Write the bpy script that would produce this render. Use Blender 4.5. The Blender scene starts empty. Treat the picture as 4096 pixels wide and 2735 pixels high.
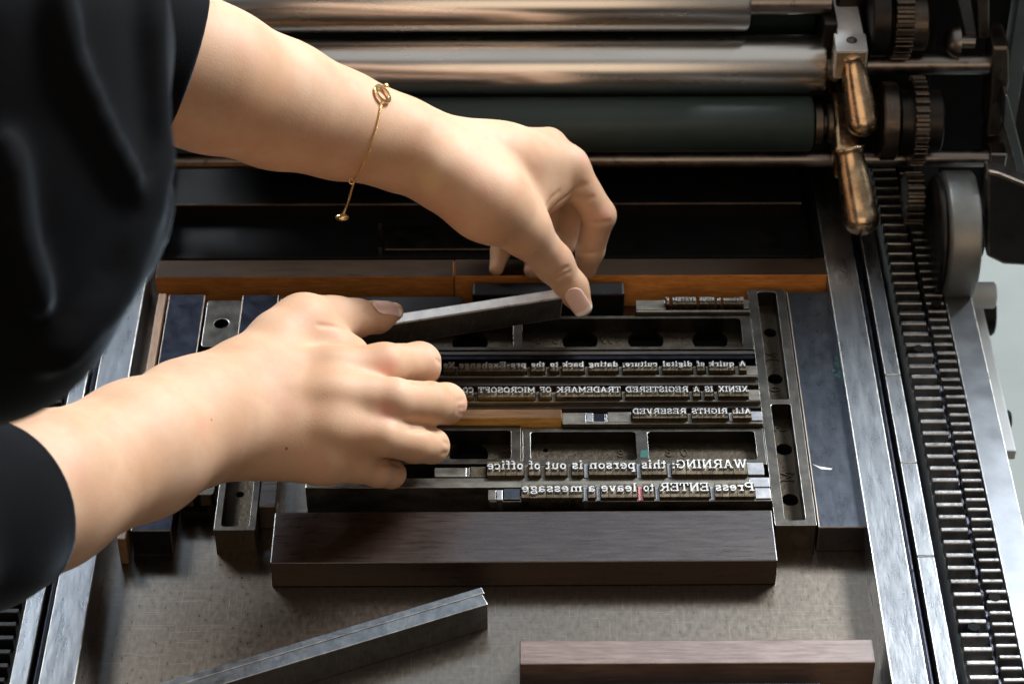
import bpy, bmesh, math, random
import numpy as np
from mathutils import Vector, Matrix
from mathutils.bvhtree import BVHTree
random.seed(7)
S = 0.001                                   # all lengths below are millimetres
sc = bpy.context.scene
col = sc.collection

# ------------------------------------------------------------------ camera
PITCH, ROLL, FPX, CH = math.radians(40.6), 0.0030, 9770.0, 894.0
CY = -CH / math.tan(PITCH)
fw = Vector((0, math.cos(PITCH), -math.sin(PITCH)))
up0 = Vector((0, math.sin(PITCH), math.cos(PITCH)))
rt0 = Vector((1, 0, 0))
rt = rt0 * math.cos(ROLL) - up0 * math.sin(ROLL)
up = rt0 * math.sin(ROLL) + up0 * math.cos(ROLL)
CAM = Vector((0, CY, CH))
cd = bpy.data.cameras.new('camera')
cam = bpy.data.objects.new('camera', cd)
col.objects.link(cam)
m = Matrix((rt, up, -fw)).transposed().to_4x4()
m.translation = CAM * S
cam.matrix_world = m
cd.sensor_width = 36
cd.lens = FPX / 4096 * 36
cd.clip_start = 0.02
cd.clip_end = 60
cd.dof.use_dof = True
cd.dof.focus_distance = 1.235
cd.dof.aperture_fstop = 13.0
sc.camera = cam

# ------------------------------------------------------------------ world: a dim workshop
w = bpy.data.worlds.new('World')
sc.world = w
w.use_nodes = True
nt = w.node_tree
bg = nt.nodes['Background']
tc = nt.nodes.new('ShaderNodeTexCoord')
sx = nt.nodes.new('ShaderNodeSeparateXYZ')
nt.links.new(tc.outputs['Generated'], sx.inputs[0])
cr = nt.nodes.new('ShaderNodeValToRGB')
nt.links.new(sx.outputs['Z'], cr.inputs[0])
e = cr.color_ramp.elements
e[0].position = 0.0; e[0].color = (0.012, 0.012, 0.012, 1)
e[1].position = 1.0; e[1].color = (0.20, 0.20, 0.20, 1)
a = e.new(0.12); a.color = (0.05, 0.042, 0.036, 1)
a = e.new(0.55); a.color = (0.23, 0.22, 0.205, 1)
nt.links.new(cr.outputs[0], bg.inputs[0])
bg.inputs[1].default_value = 0.9

# ------------------------------------------------------------------ lamps
def area(name, loc, target, sx_, sy_, power, color, spread=math.pi):
    l = bpy.data.lights.new(name, 'AREA')
    l.shape = 'RECTANGLE'; l.size = sx_; l.size_y = sy_
    l.energy = power; l.color = color; l.spread = spread
    o = bpy.data.objects.new(name, l)
    col.objects.link(o)
    o.location = loc
    d = Vector(target) - Vector(loc)
    o.rotation_euler = d.to_track_quat('-Z', 'Y').to_euler()
    return o
area('skylight', (1.75, 1.65, 2.15), (0.0, 0.0, 0.0), 1.1, 1.0, 275, (0.90, 0.95, 1.0))
area('window_light', (1.02, 2.6, 3.10), (1.02, 0.0, 3.10), 2.5, 1.15, 15, (0.66, 0.82, 1.0))      # upper panes
area('window_light', (1.33, 2.6, 2.25), (1.33, 0.0, 2.25), 1.75, 0.5, 4.6, (0.70, 0.84, 1.0))      # lower window panel, cut short at left to shape the metal's reflections
area('window_light', (-0.75, 2.6, 3.2), (-0.75, 0.0, 3.2), 1.0, 1.3, 9, (0.46, 0.68, 1.0))       # dim blue panel added at the left to tint the bed's reflection
area('back_rim_fill', (-1.7, 1.9, 2.0), (0.0, 0.0, 0.1), 0.8, 0.9, 105, (0.88, 0.94, 1.0))  # unseen lamp added to whiten the arms' top edges
area('ceiling_bounce_fill', (0.0, 0.1, 2.9), (0.0, 0.1, 0.0), 5.0, 3.8, 23, (1.0, 0.95, 0.88))  # added panel standing in for ceiling bounce, greys the rollers
area('side_window_light', (2.6, 0.7, 1.5), (0.1, 0.0, 0.0), 1.2, 1.2, 8, (0.86, 0.93, 1.0))
area('warm_room_light', (-0.1, -2.4, 1.35), (0.0, 0.1, 0.0), 2.4, 1.4, 14, (1.0, 0.72, 0.48))
area('floor_fill', (1.5, 1.1, 0.5), (0.6, 0.9, -0.85), 1.2, 1.2, 3, (0.92, 1.0, 0.97))  # extra lamp added only to brighten the floor

# ------------------------------------------------------------------ exposure
sc.view_settings.view_transform = 'Standard'
sc.view_settings.look = 'None'
sc.view_settings.exposure = -0.10
sc.view_settings.gamma = 1.0
sc.view_settings.use_curve_mapping = False

# ------------------------------------------------------------------ measuring helpers
ZS = 4096 / 2348
REG = {'z': (0, 0, 1 / ZS), 'r1': (2900, 0, 1.5677), 'r2': (2900, 900, 1.5677), 'r3': (2900, 1735, 1.5677),
       'r4': (1700, 1050, 1.4936), 'r5': (0, 1735, 1.5679), 'r6': (400, 900, 1.9575), 'ha': (1400, 400, 1.5683),
       'hb': (800, 1100, 1.6508), 'hc': (600, 0, 1.5683), 'ra': (1700, 1400, 1.6779), 'rb': (1700, 1700, 1.6779)}
def F(reg, x, y):
    ox, oy, s = REG[reg]
    return ox + x / s, oy + y / s
def ray(reg, x, y):
    fx, fy = F(reg, x, y)
    return rt * (fx - 2048) - up * (fy - 1367.5) + fw * FPX
def P(reg, x, y, h):
    """the world point at height h (mm above the press bed) seen at this place of the photo"""
    d = ray(reg, x, y)
    return CAM + d * ((h - CH) / d.z)
def PY(reg, x, y, Y):
    d = ray(reg, x, y)
    return CAM + d * ((Y - CAM.y) / d.y)
def PR(reg, x, y, h, r):
    """same with a radius given in overview pixels"""
    p = P(reg, x, y, h)
    dep = (p - CAM).dot(fw)
    return p, r * ZS * dep / FPX
def project(p):
    q = Vector(p) - CAM
    d = q.dot(fw)
    return 2048 + FPX * q.dot(rt) / d, 1367.5 - FPX * q.dot(up) / d

# ------------------------------------------------------------------ object helpers
def rootof(o):
    while o.parent: o = o.parent
    return o
def setp(o, label=None, cat=None, group=None, kind=None):
    if label: o['label'] = label
    if cat: o['category'] = cat
    if group: o['group'] = group
    if kind: o['kind'] = kind
    return o
def thing(name, label, cat, loc, group=None):
    o = bpy.data.objects.new(name, None)
    o.empty_display_size = 0.01
    col.objects.link(o)
    o.location = Vector(loc) * S
    return setp(o, label, cat, group)
def mesh(name, geo, mat, parent=None, bev=0, edge=None, smooth=False, origin=None, label=None, cat=None, group=None, kind=None, seg=2):
    """geo = (verts in mm, faces) in world coordinates -> one mesh object"""
    vs, fs = geo
    if parent is not None:
        o0 = rootof(parent).location / S
    elif origin is not None:
        o0 = Vector(origin)
    else:
        a = np.array([tuple(v) for v in vs]); lo = a.min(0); hi = a.max(0)
        o0 = Vector(((lo[0] + hi[0]) / 2, (lo[1] + hi[1]) / 2, lo[2]))
    me = bpy.data.meshes.new(name)
    me.from_pydata([((v[0] - o0.x) * S, (v[1] - o0.y) * S, (v[2] - o0.z) * S) for v in vs], [], fs)
    me.update()
    bm = bmesh.new(); bm.from_mesh(me)
    bmesh.ops.recalc_face_normals(bm, faces=bm.faces)
    bm.to_mesh(me); bm.free()
    for mm in (mat if isinstance(mat, (list, tuple)) else [mat]): me.materials.append(mm)
    if smooth:
        me.polygons.foreach_set('use_smooth', [True] * len(me.polygons))
        if smooth != 'all':
            try: me.set_sharp_from_angle(angle=math.radians(40))
            except Exception: pass
    o = bpy.data.objects.new(name, me)
    col.objects.link(o)
    if parent is not None:
        o.parent = parent
    else:
        o.location = o0 * S
    if bev:
        b = o.modifiers.new('bevel', 'BEVEL')
        b.width = bev * S; b.segments = seg; b.limit_method = 'ANGLE'; b.angle_limit = math.radians(35)
        if edge:
            me.materials.append(edge); b.material = len(me.materials) - 1
    return setp(o, label, cat, group, kind)

class Geo:
    def __init__(s): s.v = []; s.f = []
    def add(s, vs, fs):
        n = len(s.v); s.v += [tuple(v) for v in vs]; s.f += [tuple(i + n for i in f) for f in fs]; return s
    def box(s, x0, x1, y0, y1, z0, z1, rot=0, piv=None, M=None):
        vs = [Vector((x, y, z)) for z in (z0, z1) for x, y in ((x0, y0), (x1, y0), (x1, y1), (x0, y1))]
        if rot:
            c = Vector(piv) if piv else Vector(((x0 + x1) / 2, (y0 + y1) / 2, 0))
            c.z = 0
            R = Matrix.Rotation(rot, 3, 'Z')
            vs = [R @ (v - c) + c for v in vs]
        if M: vs = [M @ v for v in vs]
        return s.add(vs, [(0, 3, 2, 1), (4, 5, 6, 7), (0, 1, 5, 4), (1, 2, 6, 5), (2, 3, 7, 6), (3, 0, 4, 7)])
    def lathe(s, axis0, axis1, prof, n=48, cap=True):
        """prof = [(t along axis in mm, r)] from axis0 toward axis1"""
        a0 = Vector(axis0); d = (Vector(axis1) - a0).normalized()
        u = d.orthogonal().normalized(); v_ = d.cross(u)
        vs = []
        for t, r in prof:
            for k in range(n):
                an = 2 * math.pi * k / n
                vs.append(a0 + d * t + (u * math.cos(an) + v_ * math.sin(an)) * r)
        fs = []
        for i in range(len(prof) - 1):
            for k in range(n):
                k2 = (k + 1) % n
                fs.append((i * n + k, i * n + k2, (i + 1) * n + k2, (i + 1) * n + k))
        if cap:
            fs.append(tuple(range(n - 1, -1, -1))); fs.append(tuple((len(prof) - 1) * n + k for k in range(n)))
        return s.add(vs, fs)
    def cyl(s, p0, p1, r, n=48, ch=0.0):
        L = (Vector(p1) - Vector(p0)).length
        pr = [(0, r - ch), (ch, r), (L - ch, r), (L, r - ch)] if ch else [(0, r), (L, r)]
        return s.lathe(p0, p1, pr, n)
    def tube(s, pts, rad, n=10, close=False):
        pts = [Vector(p) for p in pts]
        rr = rad if isinstance(rad, (list, tuple)) else [rad] * len(pts)
        vs = []; nprev = None
        N = len(pts)
        for i, p in enumerate(pts):
            if close: t = (pts[(i + 1) % N] - pts[i - 1])
            else: t = pts[min(i + 1, N - 1)] - pts[max(i - 1, 0)]
            t.normalize()
            u = nprev if nprev is not None else t.orthogonal()
            u = (u - t * u.dot(t)).normalized(); nprev = u
            w_ = t.cross(u)
            for k in range(n):
                an = 2 * math.pi * k / n
                vs.append(p + (u * math.cos(an) + w_ * math.sin(an)) * rr[i])
        fs = []
        for i in range(N if close else N - 1):
            j = (i + 1) % N
            for k in range(n):
                k2 = (k + 1) % n
                fs.append((i * n + k, i * n + k2, j * n + k2, j * n + k))
        if not close:
            fs.append(tuple(range(n - 1, -1, -1))); fs.append(tuple((N - 1) * n + k for k in range(n)))
        return s.add(vs, fs)
    def prism(s, poly, d, M):
        """2-D outline extruded by d along local z, placed by matrix M"""
        n = len(poly)
        vs = [M @ Vector((x, y, 0)) for x, y in poly] + [M @ Vector((x, y, d)) for x, y in poly]
        return s.add(vs, [tuple(range(n))] + [tuple(range(2 * n - 1, n - 1, -1))] + [(i, (i + 1) % n, n + (i + 1) % n, n + i) for i in range(n)])
    def plate(s, outer, holes, z0, z1):
        """flat plate with holes, loops are lists of (x, y)"""
        bm = bmesh.new()
        loops = []
        for lp in [outer] + holes:
            vv = [bm.verts.new((x, y, z1)) for x, y in lp]
            loops.append(vv)
            for i in range(len(vv)): bm.edges.new((vv[i], vv[(i + 1) % len(vv)]))
        bmesh.ops.triangle_fill(bm, use_beauty=True, use_dissolve=False, edges=bm.edges[:], normal=(0, 0, 1))
        bm.verts.index_update()
        base = len(s.v)
        n = len(bm.verts)
        top = [tuple(v.co) for v in bm.verts]
        s.v += top + [(x, y, z0) for x, y, z in top]
        for f in bm.faces:
            ids = [v.index for v in f.verts]
            s.f.append(tuple(base + i for i in ids))
            s.f.append(tuple(base + n + i for i in reversed(ids)))
        for vv in loops:
            for i in range(len(vv)):
                a_, b_ = vv[i].index, vv[(i + 1) % len(vv)].index
                s.f.append((base + a_, base + b_, base + n + b_, base + n + a_))
        bm.free()
        return s
    @property
    def g(s): return (s.v, s.f)

def rrect(x0, x1, y0, y1, r=1.5, n=4):
    pts = []
    for cx_, cy_, a0 in ((x1 - r, y1 - r, 0), (x0 + r, y1 - r, 90), (x0 + r, y0 + r, 180), (x1 - r, y0 + r, 270)):
        for k in range(n + 1):
            an = math.radians(a0 + 90 * k / n)
            pts.append((cx_ + r * math.cos(an), cy_ + r * math.sin(an)))
    return pts
def circ(cx_, cy_, r, n=24, ry=None):
    return [(cx_ + r * math.cos(2 * math.pi * k / n), cy_ + (ry or r) * math.sin(2 * math.pi * k / n)) for k in range(n)]

# ------------------------------------------------------------------ materials
def newmat(name):
    mt = bpy.data.materials.new(name); mt.use_nodes = True
    t = mt.node_tree
    return mt, t, t.nodes['Principled BSDF']
def mapping(t, scale, src='Object'):
    c = t.nodes.new('ShaderNodeTexCoord'); mp = t.nodes.new('ShaderNodeMapping')
    mp.inputs['Scale'].default_value = scale
    oi = t.nodes.new('ShaderNodeObjectInfo')
    ad = t.nodes.new('ShaderNodeVectorMath'); ad.operation = 'ADD'
    ml = t.nodes.new('ShaderNodeMath'); ml.operation = 'MULTIPLY'; ml.inputs[1].default_value = 7.3
    t.links.new(oi.outputs['Random'], ml.inputs[0])
    t.links.new(c.outputs[src], ad.inputs[0]); t.links.new(ml.outputs[0], ad.inputs[1])
    t.links.new(ad.outputs[0], mp.inputs[0])
    return mp
def noise(t, mp, scale, detail=5, rough=0.6):
    n = t.nodes.new('ShaderNodeTexNoise'); n.inputs['Scale'].default_value = scale
    n.inputs['Detail'].default_value = detail; n.inputs['Roughness'].default_value = rough
    t.links.new(mp.outputs[0], n.inputs['Vector'])
    return n
def ramp(t, src, stops):
    r = t.nodes.new('ShaderNodeValToRGB')
    e_ = r.color_ramp.elements
    e_[0].position = stops[0][0]; e_[0].color = (*stops[0][1], 1)
    e_[1].position = stops[-1][0]; e_[1].color = (*stops[-1][1], 1)
    for p_, c_ in stops[1:-1]:
        x = e_.new(p_); x.color = (*c_, 1)
    t.links.new(src, r.inputs[0])
    return r
def mixc(t, fac, a_, b_, mode='MIX'):
    mx = t.nodes.new('ShaderNodeMix'); mx.data_type = 'RGBA'; mx.blend_type = mode
    for k_, s_ in ((0, fac), (6, a_), (7, b_)):
        if isinstance(s_, (int, float)): mx.inputs[k_].default_value = s_
        elif isinstance(s_, tuple): mx.inputs[k_].default_value = (*s_, 1)
        else: t.links.new(s_, mx.inputs[k_])
    return mx.outputs[2]
def g3(v): return (v, v, v)
def metal(name, c1, c2, r1=0.3, r2=0.5, scale=60, stretch=(1, 1, 1), bump=0.05, metallic=1.0, spots=0.0, spotcol=(0.02, 0.018, 0.015), scratch=0.0, coarse=14, var=0.3):
    mt, t, b = newmat(name)
    mp = mapping(t, stretch)
    n1 = noise(t, mp, scale); n2 = noise(t, mp, coarse, 4)
    c = ramp(t, n2.outputs[0], [(0.22, c1), (0.78, c2)]).outputs[0]
    c = mixc(t, var, c, ramp(t, n1.outputs[0], [(0.3, tuple(x * 0.5 for x in c1)), (0.7, tuple(min(1, x * 1.3) for x in c2))]).outputs[0])
    if spots:
        n3 = noise(t, mp, scale * 2.3, 3, 0.7)
        f_ = ramp(t, n3.outputs[0], [(0.60, g3(0)), (0.70, g3(spots))]).outputs[0]
        c = mixc(t, f_, c, spotcol)
    rr = ramp(t, n1.outputs[0], [(0.3, g3(r1)), (0.7, g3(r2))]).outputs[0]
    if scratch:
        mp2 = mapping(t, (5, 190, 5)); mp3 = mapping(t, (150, 6, 6))
        s1 = noise(t, mp2, 10, 2); s2 = noise(t, mp3, 8, 2)
        mxs = t.nodes.new('ShaderNodeMath'); mxs.operation = 'MAXIMUM'
        q1 = ramp(t, s1.outputs[0], [(0.62, g3(0)), (0.66, g3(1))]); q2 = ramp(t, s2.outputs[0], [(0.64, g3(0)), (0.68, g3(1))])
        t.links.new(q1.outputs[0], mxs.inputs[0]); t.links.new(q2.outputs[0], mxs.inputs[1])
        m3 = t.nodes.new('ShaderNodeMath'); m3.operation = 'MULTIPLY'; m3.inputs[1].default_value = scratch
        t.links.new(mxs.outputs[0], m3.inputs[0])
        c = mixc(t, m3.outputs[0], c, tuple(min(1, x * 1.8 + 0.05) for x in c2))
    t.links.new(c, b.inputs['Base Color']); t.links.new(rr, b.inputs['Roughness'])
    b.inputs['Metallic'].default_value = metallic
    if name in ('black_paint', 'hole_shade_black'): b.inputs['Specular IOR Level'].default_value = 0.2
    if bump:
        bp = t.nodes.new('ShaderNodeBump'); bp.inputs['Strength'].default_value = min(1, bump * 4)
        bp.inputs['Distance'].default_value = 0.0006
        t.links.new(n1.outputs[0], bp.inputs['Height']); t.links.new(bp.outputs[0], b.inputs['Normal'])
    return mt
def wood(name, c1, c2, rough=0.4, axis=0, dark=0.5, spec=0.5, coat=0.0):
    mt, t, b = newmat(name)
    st = [70, 70, 70]; st[axis] = 7.0
    mp = mapping(t, tuple(st)); n1 = noise(t, mp, 8, 6, 0.65)
    st2 = [380, 380, 380]; st2[axis] = 30
    n2 = noise(t, mapping(t, tuple(st2)), 4, 3)
    n3 = noise(t, mapping(t, (1, 1, 1)), 22, 4)
    c = ramp(t, n1.outputs[0], [(0.3, c1), (0.7, c2)]).outputs[0]
    c = mixc(t, ramp(t, n2.outputs[0], [(0.50, g3(0)), (0.68, g3(dark))]).outputs[0], c, tuple(x * 0.35 for x in c1))
    c = mixc(t, ramp(t, n3.outputs[0], [(0.40, g3(0)), (0.75, g3(0.5))]).outputs[0], c, tuple(x * 0.5 for x in c1))
    t.links.new(c, b.inputs['Base Color'])
    t.links.new(ramp(t, n1.outputs[0], [(0.3, g3(rough * 0.8)), (0.7, g3(rough * 1.25))]).outputs[0], b.inputs['Roughness'])
    b.inputs['Specular IOR Level'].default_value = spec
    b.inputs['Coat Weight'].default_value = coat; b.inputs['Coat Roughness'].default_value = 0.3
    bp = t.nodes.new('ShaderNodeBump'); bp.inputs['Strength'].default_value = 0.25; bp.inputs['Distance'].default_value = 0.0004
    t.links.new(n2.outputs[0], bp.inputs['Height']); t.links.new(bp.outputs[0], b.inputs['Normal'])
    return mt
M = {}
M['bed'] = metal('bed_iron', (0.165, 0.137, 0.11), (0.20, 0.168, 0.136), 0.27, 0.32, 420, (1, 0.5, 1), 0.015, scratch=0.22, coarse=9, var=0.3, spots=0.04)
M['rail'] = metal('worn_rail_steel', (0.185, 0.192, 0.20), (0.22, 0.227, 0.235), 0.25, 0.34, 190, (1, 0.25, 1), 0.06, spots=0.25, spotcol=(0.14, 0.13, 0.12), scratch=0.10, coarse=25, var=0.15)
M['railside'] = metal('rail_side_iron', (0.06, 0.05, 0.045), (0.14, 0.12, 0.10), 0.4, 0.6, 80)
M['oil'] = metal('oily_black_iron', (0.012, 0.013, 0.018), (0.035, 0.036, 0.045), 0.25, 0.45, 120, bump=0.3)
M['tooth'] = metal('rack_steel', (0.12, 0.115, 0.11), (0.24, 0.235, 0.23), 0.28, 0.45, 140, (1, 1, 1), 0.1, spots=0.5, scratch=0.2)
M['cover'] = metal('grey_cover_steel', (0.13, 0.14, 0.152), (0.17, 0.18, 0.192), 0.34, 0.42, 60, bump=0.03, metallic=0.8)
M['chrome'] = metal('polished_roller_steel', (0.68, 0.67, 0.655), (0.72, 0.71, 0.695), 0.22, 0.30, 5, (1, 5, 5), 0.0, spots=0.12, spotcol=(0.3, 0.26, 0.22))
M['green'] = metal('dark_green_roller_rubber', (0.013, 0.028, 0.026), (0.020, 0.038, 0.036), 0.45, 0.6, 90, bump=0.03, metallic=0.0)
M['wheel'] = metal('dull_grey_wheel_steel', (0.22, 0.225, 0.215), (0.27, 0.275, 0.265), 0.42, 0.5, 60, bump=0.02, metallic=0.9)
M['shaft'] = metal('oiled_shaft_steel', (0.17, 0.155, 0.145), (0.28, 0.26, 0.245), 0.25, 0.42, 80, (1, 1, 1), 0.08, spots=0.5)
M['frameiron'] = metal('worn_machine_iron', (0.06, 0.048, 0.04), (0.15, 0.125, 0.105), 0.30, 0.50, 70, bump=0.12, spots=0.5, scratch=0.2)
M['darkiron'] = metal('dark_machine_iron', (0.020, 0.018, 0.018), (0.05, 0.045, 0.042), 0.35, 0.55, 80, bump=0.1)
M['black'] = metal('black_paint', (0.003, 0.003, 0.0035), (0.006, 0.006, 0.0065), 0.4, 0.55, 60, bump=0.03, metallic=0.0)
M['brass'] = metal('tarnished_brass', (0.44, 0.29, 0.17), (0.70, 0.54, 0.36), 0.22, 0.32, 160, (1, 1, 1), 0.05, spots=0.4, spotcol=(0.22, 0.12, 0.05), coarse=50)
M['steel'] = metal('bright_steel', (0.62, 0.61, 0.60), (0.74, 0.73, 0.72), 0.34, 0.46, 60, bump=0.03, metallic=0.55)
M['furn'] = metal('furniture_iron', (0.06, 0.054, 0.045), (0.10, 0.092, 0.08), 0.28, 0.42, 110, (1, 1, 1), 0.08, spots=0.35, scratch=0.15)
M['pocket'] = metal('cast_pocket_iron', (0.045, 0.036, 0.026), (0.085, 0.07, 0.052), 0.45, 0.65, 240, (1, 1, 1), 0.5, spots=0.5)
M['edge'] = metal('worn_bright_edge', (0.30, 0.29, 0.27), (0.48, 0.47, 0.44), 0.25, 0.4, 200, bump=0.02)
M['edgedim'] = metal('worn_dim_edge', (0.14, 0.11, 0.085), (0.26, 0.22, 0.18), 0.3, 0.45, 200, bump=0.02)
M['blueblock'] = metal('blued_iron', (0.055, 0.06, 0.07), (0.08, 0.086, 0.098), 0.26, 0.32, 200, (1, 0.5, 1), 0.03, spots=0.15, scratch=0.10)
M['blackblock'] = metal('blackened_iron', (0.012, 0.0135, 0.02), (0.022, 0.025, 0.036), 0.30, 0.45, 140, (1, 1, 1), 0.08, spots=0.3)
M['slugtop'] = metal('slug_top_glare', (0.80, 0.82, 0.83), (0.88, 0.90, 0.91), 0.4, 0.5, 200, (1, 1, 1), 0.05, spots=0.2, scratch=0.1, metallic=0.2)  # bright glare on the held slug's top, put into its colour
M['slug'] = metal('grey_slug_metal', (0.13, 0.137, 0.142), (0.18, 0.187, 0.192), 0.30, 0.42, 200, (1, 1, 1), 0.06, spots=0.3, scratch=0.15)
M['lead'] = metal('type_metal', (0.11, 0.098, 0.08), (0.20, 0.185, 0.155), 0.34, 0.5, 170, (0.4, 1, 1), 0.06, spots=0.4, scratch=0.2)
M['leadbright'] = metal('fresh_type_metal', (0.22, 0.22, 0.23), (0.32, 0.32, 0.33), 0.35, 0.5, 170, bump=0.04)
M['leadbrown'] = metal('brown_type_metal', (0.07, 0.056, 0.038), (0.16, 0.13, 0.09), 0.3, 0.5, 200, bump=0.08, spots=0.3)
M['pinklead'] = metal('pink_stained_metal', (0.45, 0.16, 0.17), (0.55, 0.25, 0.25), 0.4, 0.5, 150)
M['face'] = metal('letter_face_metal', (0.44, 0.435, 0.42), (0.62, 0.615, 0.60), 0.34, 0.5, 500, bump=0.05, metallic=0.9, spots=0.3, coarse=120)
M['hole'] = metal('hole_shade_black', (.003, .003, .003), (.004, .004, .004), .9, 1, 50, bump=0, metallic=0)  # near-black colour standing for the shade inside open holes
M['reglet'] = wood('dark_reglet_wood', (0.022, 0.017, 0.014), (0.05, 0.038, 0.03), 0.4)
M['wooddark'] = wood('stained_wood', (0.013, 0.006, 0.0034), (0.030, 0.014, 0.008), 0.30, dark=0.7, spec=0.7, coat=0.15)
M['woodpale'] = wood('worn_pinkish_wood', (0.10, 0.058, 0.042), (0.19, 0.12, 0.09), 0.36, dark=0.35, spec=0.8, coat=0.35)
M['woodorange'] = wood('orange_wood', (0.52, 0.17, 0.03), (0.80, 0.34, 0.09), 0.5, dark=0.55, spec=0.3)
M['woodtop'] = wood('dark_top_wood', (0.016, 0.008, 0.004), (0.035, 0.018, 0.008), 0.55, dark=0.3, spec=0.12)  # darker wood for the top faces of the orange strips
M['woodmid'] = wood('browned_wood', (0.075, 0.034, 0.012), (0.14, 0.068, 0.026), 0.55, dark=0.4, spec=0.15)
M['woodyellow'] = wood('yellow_wood', (0.46, 0.23, 0.05), (0.70, 0.40, 0.11), 0.45, dark=0.5, spec=0.4)
M['woodside'] = wood('brown_strip_wood', (0.14, 0.075, 0.04), (0.24, 0.14, 0.08), 0.45, axis=1, dark=0.5)
M['teal'] = metal('teal_paint', (0.008, 0.08, 0.07), (0.012, 0.12, 0.10), 0.4, 0.5, 90, metallic=0)
M['gold'] = metal('gold', (0.90, 0.58, 0.22), (1.0, 0.70, 0.32), 0.15, 0.25, 60, bump=0)
M['white'] = metal('pale_paint', (0.5, 0.52, 0.52), (0.56, 0.58, 0.58), 0.5, 0.6, 20, metallic=0)
M['floor'] = metal('pale_concrete', (0.13, 0.145, 0.135), (0.18, 0.195, 0.18), 0.6, 0.8, 6, metallic=0, coarse=2)
M['scrap'] = metal('paper_fleck', (0.8, 0.8, 0.78), (0.85, 0.85, 0.83), 0.6, 0.7, 20, metallic=0)
# ------------------------------------------------------------------ the setting
mesh('floor', Geo().box(-3000, 4000, -1500, 4000, -870, -850).g, M['floor'], kind='structure')

# ------------------------------------------------------------------ the press bed
KX = 1 / math.cos(PITCH)
press = thing('proof_press', 'cast iron proof press bed with worn steel rails and toothed racks along both sides', 'printing press', (0, 0, 0))
Y0, Y1 = -420, 620
XL, XR = -206.5, 178.5                    # inner faces of the two rails
mesh('bed', Geo().box(XL + .0, XR - .0, Y0, Y1, -14, 0).g, M['bed'], press)
def rail_set(s, xi):
    # s = +1 right, -1 left ; xi inner edge
    def X(a, b): return (min(xi + s * a, xi + s * b), max(xi + s * a, xi + s * b))
    a = X(0, 17.4)
    mesh('rail', Geo().box(*a, Y0, Y1, -10, 23.3).g, M['rail'], press, bev=0.7, edge=M['edge'], label='wide worn steel bearer rail')
    a = X(17.7, 22.3)
    g = Geo().box(*a, Y0, Y1, -10, 14)
    c_ = (a[0] + a[1]) / 2
    g.cyl((c_ - .3, Y0, 17.0), (c_ - .3, Y1, 17.0), 1.9, 14)
    mesh('oiled_groove', g.g, M['oil'], press, smooth=True)
    # outer rail in butted lengths, so that thin joints show
    g = Geo(); a = X(22.6, 31.2)
    y = Y0
    cuts = [P('r2', 1065, 938, 22.5).y, P('r2', 1165, 1487, 22.5).y, P('r3', 1270, 765, 22.5).y] if s > 0 else [-120, 60]
    cuts = sorted(cuts)
    for yy in cuts + [Y1]:
        g.box(*a, y, yy - 0.25, -6, 22.5); y = yy + 0.25
    mesh('outer_rail', g.g, M['rail'], press, bev=0.6, edge=M['edge'])
    a = X(31.4, 70)
    mesh('side_trough', Geo().box(*a, Y0, Y1, -24, -12).g, M['oil'], press)
rail_set(1, XR); rail_set(-1, XL)
# gear racks
def rack(xa, xb, ztop, pitch, y_start, n, seed, side=1):
    rnd = random.Random(seed)
    g = Geo().box(xa, xb, y_start - 2, y_start + n * pitch, -12, ztop - 6.2)
    for i in range(n):
        y = y_start + i * pitch
        t0, t1 = pitch * 0.56, pitch * 0.30      # tooth thickness at root and tip
        dx = rnd.uniform(-.4, .4); yj = rnd.uniform(-.12, .12)
        zt = ztop + rnd.uniform(-.2, .15)
        yc = y + pitch / 2 + yj
        poly = [(-t0 / 2, ztop - 6.4), (-t0 / 2 + .3, ztop - 4.5), (-t1 / 2 - .15, zt - .6), (-t1 / 2 + .2, zt), (t1 / 2 - .2, zt), (t1 / 2 + .15, zt - .6), (t0 / 2 - .3, ztop - 4.5), (t0 / 2, ztop - 6.4)]
        vs = [(xa + dx, yc + a, b) for a, b in poly] + [(xb + dx, yc + a, b) for a, b in poly]
        k = len(poly)
        g.add(vs, [tuple(range(k)), tuple(range(2 * k - 1, k - 1, -1))] + [(j, (j + 1) % k, k + (j + 1) % k, k + j) for j in range(k)])
    return g
ZR = 12.0
def xat(reg, x, y, h): return P(reg, x, y, h).x
xa, xb = xat('r3', 1528, 1500, ZR), xat('r3', 1708, 1500, ZR)
xc, xd = xat('r3', 1735, 1480, ZR - 1), xat('r3', 1866, 1480, ZR - 1)
ya = [P('r2', 1150, v, ZR).y for v in (410, 1437)]
pitch1 = (ya[0] - ya[1]) / 15.0
yb = [P('r2', 1350, v, ZR - 1).y for v in (425, 1468)]
pitch2 = (yb[0] - yb[1]) / 19.0
n1 = int(820 / pitch1); n2 = int(820 / pitch2)
s1 = ya[1] - math.ceil((ya[1] + 400) / pitch1) * pitch1 - pitch1 * .62
s2 = yb[1] - math.ceil((yb[1] + 400) / pitch2) * pitch2 - pitch2 * .62
mesh('gear_rack', rack(xa, xb, ZR, pitch1, s1, n1, 1).g, M['tooth'], press, bev=0.25, edge=M['edge'], seg=1, label='inner rack of wide steel teeth')
mesh('gear_rack', rack(xc, xd, ZR - 1, pitch2, s2, n2, 2).g, M['tooth'], press, bev=0.25, edge=M['edge'], seg=1, label='outer rack of narrower steel teeth')
g = Geo()
for r_, x_, y_, z_ in (('r2', 1215, 772, ZR + .2), ('r3', 1560, 1205, ZR + .2), ('r3', 1690, 1020, ZR - .8), ('r2', 1325, 490, ZR - .8)):
    p = P(r_, x_, y_, z_)
    mesh('rack_screw_hole', Geo().cyl((p.x, p.y, z_ - 7), (p.x, p.y, z_), 2.9, 20).g, M['hole'], press)  # black plug painted as the shade of an open screw hole
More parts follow.
